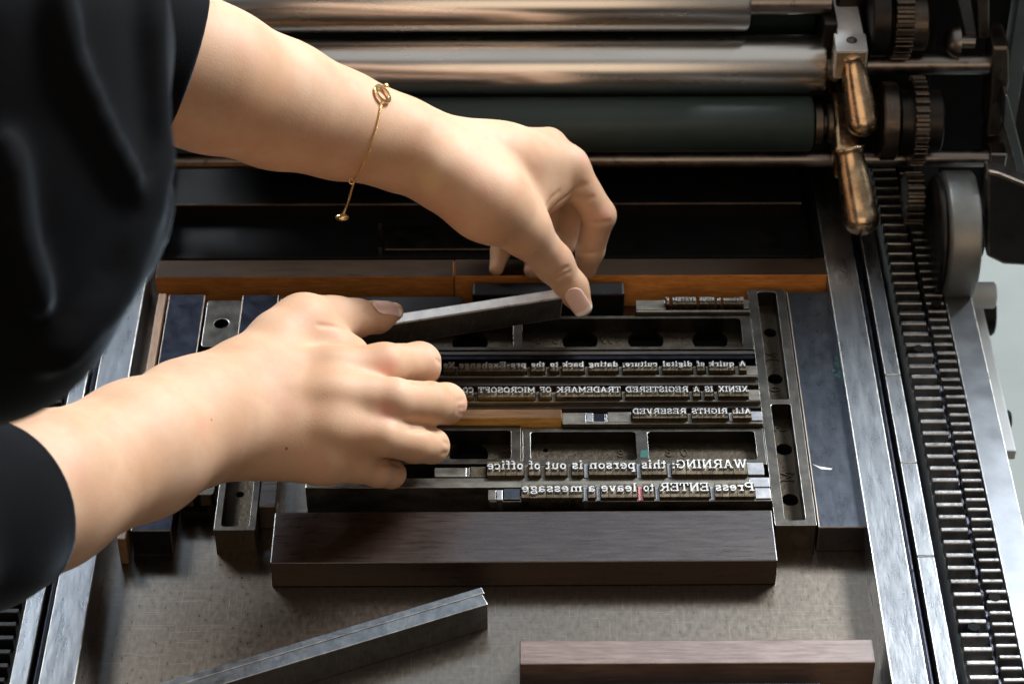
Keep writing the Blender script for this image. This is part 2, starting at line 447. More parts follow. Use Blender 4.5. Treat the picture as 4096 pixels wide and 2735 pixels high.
mesh('rack_web', Geo().tube([((xb + xc) / 2 - .2 + .4 * math.sin(y * .11), y, ZR - 5.5 + .7 * math.sin(y * .37)) for y in range(-400, 420, 6)], 1.3, 6).g, M['oil'], press)
# left racks (coloured black in place of shade, mostly out of view)
mesh('gear_rack', rack(XL - 52, XL - 37, ZR, pitch1, s1, n1, 3).g, M['black'], press, label='dark rack beyond the left rail')
# outer cover
mesh('side_casting', Geo().box(XL - 150, XL - 71, Y0, Y1, -120, -26).g, M['black'], press, label='black casting beyond the left rack')
p0 = P('r2', 1560, 500, 9); p1 = P('r3', 1866, 690, 9)
xo = p0.x
mesh('side_cover', Geo().box(xd + 1.2, xo, Y0, P('r2', 1500, 465, 9).y + 60, 3, 9).g, M['cover'], press, bev=0.8, edge=M['edge'])
g = Geo().box(xo - 22, xo - 1, Y0, Y1 - 60, -70, 2.6)
mesh('side_casting', g.g, M['cover'], press)
x2 = P('r2', 1700, 950, -45).x
pe = P('r2', 1790, 1415, -45)
mesh('lower_ledge', Geo().box(xo - .5, x2 + 2, pe.y, 420, -52, -45).g, M['white'], press, bev=1)
g = Geo()
for rx, ry in ((1650, 560), (1757, 1225)):
    q = P('r2', rx, ry, -58)
    mesh('side_knob', Geo().cyl((q.x - 14, q.y, -58), (q.x + 3, q.y, -58), 13 if ry < 1000 else 6, 24, 1).g, M['black'], press, smooth=True)
q = P('r2', 1640, 440, -30)
mesh('side_roller', Geo().cyl((q.x - 22, q.y, -30), (q.x + 5, q.y, -30), 8, 24, 1).g, M['white'], press, smooth=True)
# rear of the bed: black plates under the carriage
yr = P('z', 1200, 590, 3).y
mesh('rear_plate', Geo().box(XL + 3, XR - 3, yr, yr + 62, 0.1, 3).g, M['black'], press, bev=.4)
ye = P('z', 1200, 467, 14).y
mesh('rear_bar', Geo().box(XL + 3, XR - 6, ye, ye + 40, 0.1, 14).g, M['black'], press, bev=.8, edge=M['frameiron'])
c1 = P('z', 882, 576, 4); c2 = P('z', 1125, 520, 4)
g = Geo()
g.box(c1.x, c1.x + 66, c1.y, c2.y, 3.05, 5.2)
mesh('guide_plate', g.g, M['darkiron'], press, bev=.5, edge=M['frameiron'])
g = Geo()
for yy in (517, 573):
    q = P('z', 881, yy, 5)
    mesh('plate_screw', Geo().cyl((q.x - 2.4, q.y, 3.1), (q.x - 2.4, q.y, 6), 1.3, 12).g, M['edge'], press)
q = P('z', 1765, 560, 3)
mesh('scale_plate', Geo().box(q.x - 6, q.x + 6, q.y - 3, q.y + 12, 3.05, 3.6).g, M['darkiron'], press)

# ------------------------------------------------------------------ roller carriage
def fit(yt, yb_, zc, xr='z'):
    """axis (Y) and radius of a cross cylinder whose silhouette spans these overview rows, axis at height zc"""
    a1 = ray('z', 1174, yt); a2 = ray('z', 1174, yb_)
    t1 = math.atan2(-a1.z, a1.y); t2 = math.atan2(-a2.z, a2.y)   # angles below horizontal
    mid, half = (t1 + t2) / 2, abs(t2 - t1) / 2
    D = (CH - zc) / math.sin(mid)
    return CAM.y + D * math.cos(mid), D * math.sin(half)
car = thing('roller_carriage', 'press carriage with polished steel rollers, brass handles and gears across the rear of the bed', 'press carriage', (0, P('z', 1174, 300, 60).y, 0))
# rollers
zB = 92; yB, rB = fit(82, 221, zB)
zG = 66; yG, rG = fit(222, 350, zG)
zR_, = (44,); yR, rR = fit(346, 386, zR_)
zA = 128; yA, rA = fit(-62, 74, zA)
def xend(reg, x, y, Y): return PY(reg, x, y, Y).x
xB = xend('z', 1900, 120, yB - rB * .7)
xA = xend('z', 1720, 40, yA - rA * .7)
xG = xend('z', 1868, 290, yG - rG * .7)
def roller(name, x0, x1, y, z, r, mat, lab, ch=2.0):
    return mesh(name, Geo().lathe((x0, y, z), (x1, y, z), [(0, r - ch), (ch * .3, r - ch * .3), (ch, r), (x1 - x0 - ch, r), (x1 - x0 - ch * .3, r - ch * .3), (x1 - x0, r - ch)], 96).g, mat, car, smooth=True, label=lab)
o = roller('roller', XL - 10, xB, yB, zB, rB, M['chrome'], 'long polished steel roller ending nearest the upper handle'); 
roller('roller', XL - 10, xA, yA, zA, rA, M['chrome'], 'shorter polished steel roller at the very back')
roller('roller', XL - 10, xG, yG, zG, rG, M['green'], 'dark green rubber roller')
roller('ink_drum', XL - 10, xend('z', 1862, 40, yA + 30), yA + 62, zA - 6, 52, M['green'], None)
g = Geo()
g.cyl((xA - 1, yA, zA), (xend('z', 1900, 40, yA), yA, zA), 8, 24)
g.cyl((xB - 1, yB, zB), (xend('z', 1925, 120, yB), yB, zB), 10, 24, 1)
mesh('roller_journal', g.g, M['shaft'], car, smooth=True)
g = Geo()
g.cyl((xG + .5, yG, zG), (xG + 6, yG, zG), rG * .72, 40, .8)
g.cyl((xG + 8, yG, zG), (xG + 12, yG, zG), rG * .72, 40, .8)
g.cyl((xG - 1, yG, zG), (xG + 22, yG, zG), rG * .4, 40)
mesh('roller_collar', g.g, M['frameiron'], car, smooth=True)
xRe = xend('z', 2272, 365, yR)
mesh('cross_shaft', Geo().cyl((XL - 10, yR, zR_), (xRe, yR, zR_), rR, 48, .6).g, M['shaft'], car, smooth=True, label='lower long steel cross shaft')
# upper short shaft
yU, rU = fit(126, 175, 96)
yU -= 0
xu0, xu1 = xend('r1', 880, 400, yU), xend('r1', 1665, 400, yU)
mesh('cross_shaft', Geo().cyl((xu0, yU, 96), (xu1, yU, 96), rU, 40, .6).g, M['shaft'], car, smooth=True, label='upper short steel cross shaft')
# levers and handles
def handle(pa, ra, pb, rb_, neck, mat, lab):
    """club-shaped handle from pa to ball centre pb"""
    a = Vector(pa); b = Vector(pb); L = (b - a).length
    pr = [(-2, ra * 1.25), (0, ra * 1.12), (2.5, ra * 1.0), (L * .3, ra + (rb_ - ra) * .40), (L * .6, ra + (rb_ - ra) * .75), (L * .85, rb_ * .96), (L * .93, rb_ * .97), (L * .97, rb_)]
    for k in range(1, 9):
        an = k / 8 * math.pi / 2
        pr.append((L + rb_ * math.sin(an) * .92, max(0.05, rb_ * math.cos(an))))
    return mesh('handle', Geo().lathe(a, b, pr, 40).g, mat, car, smooth='all', label=lab)
# arm of upper lever
A0, A1 = P('r1', 745, -60, 128), P('r1', 800, 215, 122)
ww = 12.5
g = Geo()
t0 = P('r1', 640, 0, 124); t1 = P('r1', 835, 0, 124); t2 = P('r1', 897, 300, 118); t3 = P('r1', 690, 300, 118)
t0b = P('r1', 600, -160, 127); t1b = P('r1', 800, -160, 127)
def slab(g, quad, th):
    lo = [Vector((q_.x, q_.y, q_.z - th)) for q_ in quad]
    g.add(list(quad) + lo, [(0, 1, 2, 3), (7, 6, 5, 4), (0, 4, 5, 1), (1, 5, 6, 2), (2, 6, 7, 3), (3, 7, 4, 0)])
slab(g, [t0b, t1b, P('r1', 880, 222, 119), P('r1', 700, 222, 119)], 12)
mesh('lever', g.g, M['steel'], car, bev=1.0, edge=M['edge'], label='bright steel lever arm')
g = Geo(); slab(g, [P('r1', 680, 210, 121), P('r1', 885, 210, 121), P('r1', 900, 322, 121), P('r1', 693, 322, 121)], 19)
lv = mesh('lever_block', g.g, M['brass'], car, bev=1.2, edge=M['steel'])
g = Geo(); slab(g, [P('r1', 683, 212, 121.6), P('r1', 882, 212, 121.6), P('r1', 896, 320, 121.6), P('r1', 696, 320, 121.6)], 1.0)
mesh('lever_plate', g.g, M['steel'], car, bev=.3)
q = P('r1', 795, 252, 122)
mesh('pin', Geo().lathe((q.x, q.y, 121), (q.x, q.y, 125), [(0, 3.2), (1.2, 3.0), (2.0, 2.0), (2.4, .4)], 20).g, M['frameiron'], car, smooth='all')
handle(P('r1', 797, 375, 112), 6.6, P('r1', 864, 765, 82), 9.3, 0, M['brass'], 'upper brass handle with its shank worn bright')
handle(P('r1', 778, 950, 72), 7.8, P('r1', 856, 1375, 42), 10.3, 0, M['brass'], 'lower brown brass handle')
# flared neck and link plate between them
g = Geo(); slab(g, [P('r1', 660, 500, 80), P('r1', 780, 500, 80), P('r1', 872, 940, 66), P('r1', 692, 940, 66)], 22)
mesh('lever_block', g.g, M['brass'], car, bev=3.0, seg=3)
# gears
def gear(name, x0, x1, y, z, r, n, mat, lab=None):
    prof = []
    for k in range(n):
        for f_, rr_ in ((-.27, r - 3.2), (-.17, r), (.17, r), (.27, r - 3.2)):
            an = 2 * math.pi * (k + f_) / n
            prof.append((y + rr_ * math.cos(an), z + rr_ * math.sin(an)))
    k = len(prof)
    vs = [(x0, a, b) for a, b in prof] + [(x1, a, b) for a, b in prof]
    g_ = Geo().add(vs, [tuple(range(k)), tuple(range(2 * k - 1, k - 1, -1))] + [(j, (j + 1) % k, k + (j + 1) % k, k + j) for j in range(k)])
    return mesh(name, g_.g, mat, car, bev=.3, seg=1, label=lab)
def xs(reg, a, b, y, Y): return xend(reg, a, y, Y), xend(reg, b, y, Y)
yg1, rg1 = fit(175, 385, 74)
x0, x1 = xs('r1', 1195, 1308, 700, yg1 - rg1 * .7)
gear('gear', x0 + 1.0, x1 - 1.5, yg1, 74, rg1, 30, M['frameiron'], 'lower steel gear wheel')
a0_, a1_ = xs('r1', 1005, 1110, 700, yg1 - rg1 * .6)
mesh('collar', Geo().cyl((a0_, yg1, 74), (a1_, yg1, 74), rg1 * .86, 48, 1).g, M['frameiron'], car, smooth=True)
a0_, a1_ = xs('r1', 1110, 1385, 700, yg1 - rg1 * .5)
mesh('collar', Geo().cyl((a0_, yg1, 74), (a1_, yg1, 74), rg1 * .70, 48, 1).g, M['darkiron'], car, smooth=True)
yg2, rg2 = fit(-70, 142, 126)
x0, x1 = xs('r1', 1070, 1195, 150, yg2 - rg2 * .7)
gear('gear', x0, x1 - 1, yg2, 126, rg2, 30, M['frameiron'], 'upper steel gear wheel')
a0_, a1_ = xs('r1', 915, 1040, 200, yg2 - rg2 * .6)
mesh('collar', Geo().cyl((a0_, yg2, 124), (a1_, yg2, 124), rg2 * .86, 48, 1).g, M['darkiron'], car, smooth=True)
a0_, a1_ = xs('r1', 1040, 1280, 250, yg2 - rg2 * .6)
mesh('collar', Geo().cyl((a0_, yg2, 120), (a1_, yg2, 120), rg2 * .6, 48, 1).g, M['frameiron'], car, smooth=True)
# small pinion lower behind the rack
yg3, rg3 = fit(395, 520, 36)
x0, x1 = xs('r1', 1160, 1270, 1150, yg3 - rg3 * .7)
gear('gear', x0, x1, yg3, 36, rg3, 18, M['frameiron'], 'small pinion over the rack')
# side wheel
yw, rw = fit(394, 688, 32)
xw0, xw1 = xs('r1', 1435, 1625, 1300, yw - rw * .6)
g = Geo().lathe((xw0 - 1.5, yw, 32), (xw1, yw, 32), [(0, rw - 4), (1.5, rw - .8), (2.6, rw), (xw1 - xw0 + .5, rw), (xw1 - xw0 + 1.5, rw - 1)], 96)
wh = mesh('bearing_wheel', g.g, M['wheel'], car, smooth=True, label='plain grey steel bearing wheel')
mesh('wheel_face_disc', Geo().cyl((xw0 - 5, yw, 32), (xw0 - 1.6, yw, 32), rw * .93, 48, 1).g, M['darkiron'], car, smooth=True)  # darker disc laid over the wheel's left face
q0 = xend('r2', 1625, 60, yw); q1 = xend('r2', 1760, 60, yw); q2 = xend('r2', 1850, 60, yw)
mesh('axle_boss', Geo().cyl((xw1 + .2, yw, 32), (xw1 + 6, yw, 32), 14, 48, 1).g, M['darkiron'], car, smooth=True)
# side frame plates
g = Geo()
yf = yR - 6
def plateYZ(reg, pts, Y, th):
    """upright plate facing the camera: outline traced on the plane Y, th deep behind"""
    pl = [PY(reg, a, b, Y) for a, b in pts]
    k = len(pl)
    vs = [tuple(p_) for p_ in pl] + [(p_.x, p_.y + th, p_.z) for p_ in pl]
    return (vs, [tuple(range(k)), tuple(range(2 * k - 1, k - 1, -1))] + [(j, (j + 1) % k, k + (j + 1) % k, k + j) for j in range(k)])
mesh('side_frame', plateYZ('r1', [(1680, 300), (1785, 300), (1790, 520), (1755, 640), (1735, 860), (1640, 860), (1668, 520)], yU - 10, 26), M['frameiron'], car, bev=1.5, edge=M['edgedim'])
mesh('side_frame', plateYZ('r1', [(1750, 780), (1800, 860), (1866, 1130), (1880, 1560), (1850, 1640), (1640, 1560), (1645, 960)], yR + 10, 26), M['frameiron'], car, bev=1.5, edge=M['edgedim'])
mesh('frame_flange', plateYZ('r1', [(1757, 600), (1775, 600), (1900, 1100), (1880, 1150), (1840, 1120), (1745, 770)], yR - 2, 10), M['cover'], car, bev=.8, edge=M['edge'])
mesh('frame_bar', plateYZ('r1', [(1440, -60), (1540, -60), (1590, 255), (1515, 262)], yU + 6, 16), M['cover'], car, bev=1, edge=M['edgedim'], label='slanting pale steel strap')
mesh('frame_bar', plateYZ('r1', [(1580, -60), (1660, -60), (1660, 245), (1592, 245)], yU + 2, 14), M['frameiron'], car, bev=1, edge=M['edgedim'], label='upright brown steel strap')
q = PY('r1', 1455, 265, yU + 4)
mesh('bolt', Geo().lathe((q.x + 10, q.y, q.z), (q.x - 10, q.y, q.z), [(0, 4), (8, 4), (9, 10), (13, 9), (16, 6.5), (18, 3), (18.5, .3)], 24).g, M['shaft'], car, smooth=True)
g = Geo().box(xRe - 2, xRe + 8, yR - rR - 1, yR + rR + 1, zR_ - rR - 1, zR_ + rR + 2)
mesh('shaft_clamp', g.g, M['frameiron'], car, bev=1, edge=M['edge'])
mesh('axle_bracket', plateYZ('z', [(2262, 392), (2290, 398), (2345, 420), (2372, 430), (2372, 612), (2300, 608), (2262, 590)], yw - 4, 12), M['darkiron'], car, bev=2, edge=M['edgedim'])
# inner upright behind the gears, backing casting and hood
xi = xend('r1', 640, 200, yB)
mesh('inner_frame', Geo().box(xi - 3, xi + 5, yB - 6, yA + 110, 30, 124).g, M['darkiron'], car, bev=1)
mesh('lubricator_plate', plateYZ('r1', [(555, -40), (640, -40), (625, 215), (590, 215)], yB + 30, 5), M['brass'], car)
xe = xend('r1', 1870, 400, yA)
mesh('casting', Geo().box(XL - 20, xe - 45, yA + 120, yA + 150, 0, 330).g, M['black'], car)
mesh('casting', Geo().box(xi + 6, xe - 52, yG + 36, yG + 50, 6, 150).g, M['darkiron'], car, bev=2)
mesh('hood', Geo().box(XL - 20, xe + 20, 262, 330, 120, 226).g, M['black'], car, bev=4)
xq = xend('r1', 1800, 200, yA + 60)
mesh('end_panel', Geo().box(xq - 55, xq - 8, yA + 40, yA + 60, -60, 330).g, M['black'], car)
mesh('end_panel', Geo().box(xq - 6, xq + 3, yA + 30, yA + 50, -60, 330).g, M['cover'], car)
mesh('end_panel', Geo().box(xq + 6, xq + 160, yA + 40, yA + 60, -60, 330).g, M['darkiron'], car)
# ------------------------------------------------------------------ furniture, quoins, leads
def XY(reg, x0, x1, yb_, yf_, h):
    """rectangle on the plane h: x0/x1 read on the front edge, yb/yf rows of back and front edges (at the middle)"""
    xm = (x0 + x1) / 2
    return P(reg, x0, yf_, h).x, P(reg, x1, yf_, h).x, P(reg, xm, yf_, h).y, P(reg, xm, yb_, h).y
def block(name, reg, x0, x1, yb_, yf_, h, mat, label, cat, group=None, bev=.5, edge=None, rot=0, z0=0.05):
    a, b, c, d = XY(reg, x0, x1, yb_, yf_, h)
    o = mesh(name, Geo().box(a, b, c, d, z0, h, rot=rot).g, mat, bev=bev, edge=edge, label=label, cat=cat, group=group)
    if isinstance(mat, list) and len(mat) > 1: o.data.polygons[1].material_index = 1      # second, darker material on the top face
    return o
GF = 'iron and wood furniture locking up the type'
def frame(label, x0, x1, y0, y1, h, pockets, holes, letters, floorh=6.5, edge=None):
    t = thing('metal_furniture', label, 'metal furniture', ((x0 + x1) / 2, (y0 + y1) / 2, 0), GF)
    mesh('frame', Geo().plate(rrect(x0, x1, y0, y1, .6, 2), [rrect(*p, 1.8) for p in pockets], 0.05, h).g, M['furn'], t, bev=.35, edge=edge or M['edge'])
    for p in pockets:
        hs = [circ(a, b, r, 40) for a, b, r in holes if p[0] < a < p[1] and p[2] < b < p[3]]
        mesh('pocket_floor', Geo().plate(rrect(p[0] - .3, p[1] + .3, p[2] - .3, p[3] + .3, 1.8), hs, floorh - 3, floorh).g, M['pocket'], t, bev=.3)
    for a, b, r in holes:
        g = Geo().plate(circ(a, b, r + 1.0, 40), [circ(a, b, r + .01, 40)], .3, floorh - 3.02)
        g.plate(circ(a, b, r + .9, 40), [], .08, .28)
        mesh('hole_shade_liner', g.g, M['hole'], t)  # black liner added in place of the shade down the hole
    for ch, lx, ly, size, rot in letters:
        mesh('raised_mark', glyph_geo(ch, size, floorh - .2, floorh + .5, Vector((lx, ly, 0)), rot, True).g, M['pocket'], t)
    return t

# ---- slab-serif letters
WS, TS = .135, .09
def arc(cx_, cy_, rx, ry, a0, a1, n=None):
    n = n or max(6, int(abs(a1 - a0) / 18))
    return [(cx_ + rx * math.cos(math.radians(a0 + (a1 - a0) * k / n)), cy_ + ry * math.sin(math.radians(a0 + (a1 - a0) * k / n))) for k in range(n + 1)]
def v(x, a=0, b=1): return ([(x, a), (x, b)], WS)
def hh(x0, x1, y, w_=TS): return ([(x0, y), (x1, y)], w_)
def l(x0, y0, x1, y1, w_=WS): return ([(x0, y0), (x1, y1)], w_)
def s(x, y, d=.17): return ([(x - d, y), (x + d, y)], TS)
def c(pts, w_=.125): return (pts, w_)
def vs_(x, a, b): return ([(x, a), (x, b)], .1)
B, T_ = .06, .94
GL = {
 'A': (.96, [l(.19, .05, .46, .97, .13), l(.77, .05, .5, .97), hh(.28, .68, .33), s(.17, B, .15), s(.79, B, .15)]),
 'C': (.88, [c(arc(.46, .5, .35, .43, 45, 315)), vs_(.78, .66, .98)]),
 'D': (.92, [v(.2), c([(.03, T_), (.45, T_)] + arc(.45, .5, .36, .44, 80, -80) + [(.45, B), (.03, B)], .14)]),
 'E': (.9, [v(.2), hh(.03, .8, T_), hh(.03, .82, B), hh(.2, .6, .5), vs_(.78, .7, .98), vs_(.8, .02, .3), vs_(.6, .38, .62)]),
 'F': (.84, [v(.2), hh(.03, .78, T_), hh(.2, .58, .5), vs_(.76, .68, .98), vs_(.58, .38, .62), s(.22, B, .2)]),
 'G': (.95, [c(arc(.46, .5, .35, .43, 45, 300)), v(.77, .06, .45), hh(.56, .95, .45), vs_(.76, .68, .98)]),
 'H': (.98, [v(.2), v(.78), hh(.2, .78, .5), s(.2, B), s(.2, T_), s(.78, B), s(.78, T_)]),
 'I': (.44, [v(.22), s(.22, B, .2), s(.22, T_, .2)]),
 'K': (.98, [v(.2), l(.25, .4, .74, .93, .12), l(.42, .55, .8, .07), s(.2, B), s(.2, T_), s(.78, T_, .15), s(.82, B, .15)]),
 'L': (.84, [v(.2), s(.2, T_), hh(.03, .78, B), vs_(.76, .02, .36)]),
 'M': (1.14, [v(.2), v(.94), l(.2, .92, .57, .2), l(.94, .92, .57, .2, .13), s(.2, B), s(.94, B), hh(.03, .25, T_), hh(.9, 1.11, T_)]),
 'N': (1.0, [v(.2, 0, 1), v(.8, 0, 1), l(.2, .93, .8, .08), s(.2, B), s(.8, T_), hh(.03, .25, T_)]),
 'O': (.94, [c(arc(.47, .5, .36, .43, 0, 360)[:-1] + ['close'])]),
 'P': (.84, [v(.2), c([(.03, T_), (.5, T_)] + arc(.5, .7, .25, .24, 80, -80) + [(.5, .46), (.2, .46)], .13), s(.22, B, .2)]),
 'R': (.98, [v(.2), c([(.03, T_), (.5, T_)] + arc(.5, .71, .24, .23, 80, -80) + [(.5, .48), (.2, .48)], .13), l(.5, .48, .78, .06), s(.2, B), s(.82, B, .13)]),
 'S': (.8, [c(arc(.4, .73, .26, .21, 25, 270) + arc(.4, .28, .28, .22, 85, -155)[0:]), vs_(.66, .7, .98), vs_(.12, .02, .3)]),
 'T': (.88, [v(.44), hh(.04, .84, T_), vs_(.07, .66, .98), vs_(.81, .66, .98), s(.44, B, .2)]),
 'V': (.94, [l(.18, .95, .46, .04), l(.76, .95, .48, .04, .13), s(.16, T_), s(.78, T_)]),
 'W': (1.3, [l(.15, .95, .38, .04), l(.65, .95, .4, .04, .12), l(.65, .95, .88, .04), l(1.14, .95, .9, .04, .12), s(.15, T_, .14), s(.65, T_, .14), s(1.14, T_, .14)]),
 'X': (.94, [l(.18, .93, .76, .07), l(.18, .07, .76, .93, .12), s(.18, T_, .15), s(.76, T_, .15), s(.18, B, .15), s(.76, B, .15)]),
 'Y': (.92, [v(.45, 0, .5), l(.17, .93, .45, .48), l(.74, .93, .46, .48, .12), s(.45, B), s(.17, T_, .14), s(.75, T_, .14)]),
 'a': (.66, [c([(.12, .52)] + arc(.31, .43, .2, .2, 140, 10) + [(.51, .05)]), c(arc(.31, .2, .19, .14, 0, 360)[:-1] + ['close'], .12), hh(.47, .64, B)]),
 'b': (.7, [v(.17, 0, 1), hh(.03, .2, T_), c(arc(.4, .33, .21, .28, 0, 360)[:-1] + ['close'])]),
 'c': (.62, [c(arc(.34, .34, .23, .28, 45, 315)), vs_(.55, .42, .66)]),
 'd': (.72, [v(.53, 0, 1), hh(.38, .55, T_), c(arc(.3, .33, .21, .28, 0, 360)[:-1] + ['close']), hh(.5, .68, B)]),
 'e': (.64, [c(arc(.33, .34, .23, .28, 5, 318)), hh(.12, .58, .36, .11)]),
 'f': (.48, [c([(.2, .03), (.2, .74)] + arc(.36, .78, .16, .16, 175, 50)), hh(.03, .46, .62), s(.22, B)]),
 'g': (.66, [c(arc(.3, .44, .19, .18, 0, 360)[:-1] + ['close'], .13), c(arc(.3, -.06, .24, .13, 0, 360)[:-1] + ['close'], .11), l(.14, .27, .16, .06, .1), hh(.45, .64, .62)]),
 'h': (.76, [v(.18, 0, 1), hh(.03, .2, T_), c([(.2, .45)] + arc(.4, .43, .18, .18, 140, 5) + [(.58, .04)]), s(.18, B, .14), s(.58, B, .14)]),
 'i': (.4, [v(.21, 0, .66), hh(.05, .22, .62), s(.21, B), ([(.21, .8), (.21, .98)], .17)]),
 'k': (.74, [v(.18, 0, 1), hh(.03, .2, T_), l(.22, .28, .54, .6, .11), l(.32, .38, .58, .07), s(.18, B, .14), s(.6, B, .12), s(.56, .62, .12)]),
 'l': (.4, [v(.21, 0, 1), hh(.05, .22, T_), s(.21, B)]),
 'm': (1.1, [v(.18, 0, .66), hh(.03, .2, .62), c([(.2, .45)] + arc(.38, .43, .16, .18, 140, 5) + [(.54, .04)]), c([(.56, .45)] + arc(.74, .43, .16, .18, 140, 5) + [(.9, .04)]), s(.18, B, .13), s(.54, B, .13), s(.9, B, .13)]),
 'n': (.76, [v(.18, 0, .66), hh(.03, .2, .62), c([(.2, .45)] + arc(.4, .43, .18, .18, 140, 5) + [(.58, .04)]), s(.18, B, .14), s(.58, B, .14)]),
 'o': (.66, [c(arc(.33, .33, .22, .27, 0, 360)[:-1] + ['close'])]),
 'p': (.7, [v(.17, -.3, .66), hh(.03, .2, .62), c(arc(.4, .33, .21, .28, 0, 360)[:-1] + ['close']), s(.19, -.27)]),
 'q': (.7, [v(.53, -.3, .66), c(arc(.3, .33, .21, .28, 0, 360)[:-1] + ['close']), s(.53, -.27, .14)]),
 'r': (.58, [v(.19, 0, .66), hh(.03, .2, .62), c([(.2, .4)] + arc(.4, .4, .17, .2, 135, 45)), s(.21, B)]),
 's': (.58, [c(arc(.29, .48, .17, .14, 25, 270) + arc(.29, .2, .18, .14, 85, -155), .13), vs_(.46, .46, .66), vs_(.1, .02, .22)]),
 't': (.48, [v(.2, .14, .86), hh(.03, .45, .62), c([(.2, .2)] + arc(.34, .2, .14, .14, 190, 320))]),
 'u': (.76, [c([(.17, .62), (.17, .24)] + arc(.35, .22, .18, .17, 185, 350)), v(.57, .02, .66), hh(.03, .2, .62), hh(.42, .58, .62), hh(.54, .73, B)]),
 'v': (.68, [l(.14, .62, .33, .04), l(.54, .62, .35, .04, .12), s(.14, .62, .12), s(.54, .62, .12)]),
 'x': (.7, [l(.15, .6, .56, .07), l(.15, .07, .56, .6, .11), s(.15, .62, .12), s(.56, .62, .12), s(.15, B, .12), s(.56, B, .12)]),
 ',': (.3, [([(.15, .14), (.15, .0), (.08, -.14)], .15)]), '-': (.46, [hh(.06, .4, .34, .14)]),
 ':': (.34, [([(.17, .02), (.17, .2)], .18), ([(.17, .44), (.17, .62)], .18)]), '.': (.3, [([(.15, .0), (.15, .18)], .18)]),
 '8': (.7, [c(arc(.35, .74, .22, .2, 0, 360)[:-1] + ['close'], .1), c(arc(.35, .27, .27, .24, 0, 360)[:-1] + ['close'], .1)]),
 '0': (.7, [c(arc(.35, .5, .27, .44, 0, 360)[:-1] + ['close'], .1)]),
 '3': (.7, [c(arc(.33, .73, .24, .22, 140, -80) + arc(.33, .27, .27, .25, 80, -140), .1)]),
 '5': (.7, [c([(.6, .95), (.18, .95), (.15, .55)] + arc(.33, .32, .25, .27, 110, -140), .1)]),
}
def ribbon(g, pts, w_, z0, z1, tf):
    close = pts[-1] == 'close'
    if close: pts = pts[:-1]
    pp = [Vector((a, b)) for a, b in pts]
    n = len(pp)
    L_, R_ = [], []
    for i in range(n):
        if close: d0 = (pp[i] - pp[i - 1]).normalized(); d1 = (pp[(i + 1) % n] - pp[i]).normalized()
        else:
            d1 = (pp[min(i + 1, n - 1)] - pp[min(i, n - 2)]).normalized(); d0 = (pp[max(i, 1)] - pp[max(i - 1, 0)]).normalized()
        t = (d0 + d1); t = t.normalized() if t.length > 1e-4 else d1
        nn = Vector((-t.y, t.x)); k = 1 / max(.5, abs(t.dot(d1)))
        L_.append(pp[i] + nn * w_ / 2 * k); R_.append(pp[i] - nn * w_ / 2 * k)
    vv = []
    for z in (z1, z0):
        for a, b in zip(L_, R_): vv.append(tf(a.x, a.y, z)); vv.append(tf(b.x, b.y, z))
    o_ = 2 * n; fs = []
    for i in range(n if close else n - 1):
        j = (i + 1) % n
        a, b, c_, d = 2 * i, 2 * i + 1, 2 * j + 1, 2 * j
        fs += [(a, b, c_, d), (o_ + d, o_ + c_, o_ + b, o_ + a), (a, d, o_ + d, o_ + a), (c_, b, o_ + b, o_ + c_)]
    if not close:
        fs += [(0, o_, o_ + 1, 1), (2 * n - 2, 2 * n - 1, o_ + 2 * n - 1, o_ + 2 * n - 2)]
    g.add(vv, fs)
def glyph_geo(ch, size, z0, z1, org, rot=0, mirror=True, sx_=1.0, dy=0):
    g = Geo(); R = Matrix.Rotation(rot, 3, 'Z')
    wd = GL[ch][0]
    for i, (pts, w_) in enumerate(GL[ch][1]):
        e_ = i * .011
        def tf(x, y, z):
            X = (-x if mirror else x) * size * sx_
            q_ = R @ Vector((X, (y + dy) * size, 0))
            return (org.x + q_.x, org.y + q_.y, z)
        ribbon(g, pts, w_, z0, z1 + e_, tf)
    return g

HF = 17.0
# wood strips at the back
GW = 'orange wooden strips across the back of the form'
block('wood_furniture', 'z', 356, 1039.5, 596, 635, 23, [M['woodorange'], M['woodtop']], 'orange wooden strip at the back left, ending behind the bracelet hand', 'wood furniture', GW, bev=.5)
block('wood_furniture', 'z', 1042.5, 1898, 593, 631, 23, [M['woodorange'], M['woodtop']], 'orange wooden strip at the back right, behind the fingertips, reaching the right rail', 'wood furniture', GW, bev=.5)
block('lockup_bar', 'r4', 283, 1193, 118, 188, 22, M['black'], 'black bar lying just behind the held metal slug, under the fingertips', 'lockup bar', bev=1.2, edge=M['darkiron'])

# right column frame and blued block
x0 = P('r3', 315, 573, HF).x; x1 = P('r3', 576, 573, HF).x
y0 = P('r3', 445, 573, HF).y; y1 = P('r2', 260, 405, HF).y
ydiv0, ydiv1 = P('r2', 340, 1120, HF).y, P('r2', 340, 1092, HF).y
def fl(reg, x, y, h=6.5): p = P(reg, x, y, h); return p.x, p.y
pk = [(x0 + 5.2, x1 - 5.2, ydiv1, y1 - 2), (x0 + 5.2, x1 - 5.2, y0 + 3.8, ydiv0)]
xcn = (x0 + x1) / 2
hl = [(*fl('r2', 283, 675), 3.7), (*fl('r2', 315, 965), 4.2), (*fl('r2', 370, 1405), 4.4), (*fl('r3', 408, 412), 4.4)]
frame('long iron bar with four holes in two sunken pockets, beside the blued block', x0, x1, y0, y1, HF, pk, hl,
      [('M', *fl('r2', 330, 795), 7, math.radians(90)), ('0', *fl('r2', 345, 1015), 6, math.radians(90)), ('5', *fl('r2', 385, 1262), 6.5, math.radians(90)), ('M', *fl('r3', 425, 232), 7.5, math.radians(90))])
xa_, xb_ = P('r3', 580, 585, HF).x + .5, P('r3', 888, 585, HF).x
yy0, yy1 = P('r3', 730, 585, HF).y, P('r2', 520, 418, HF).y
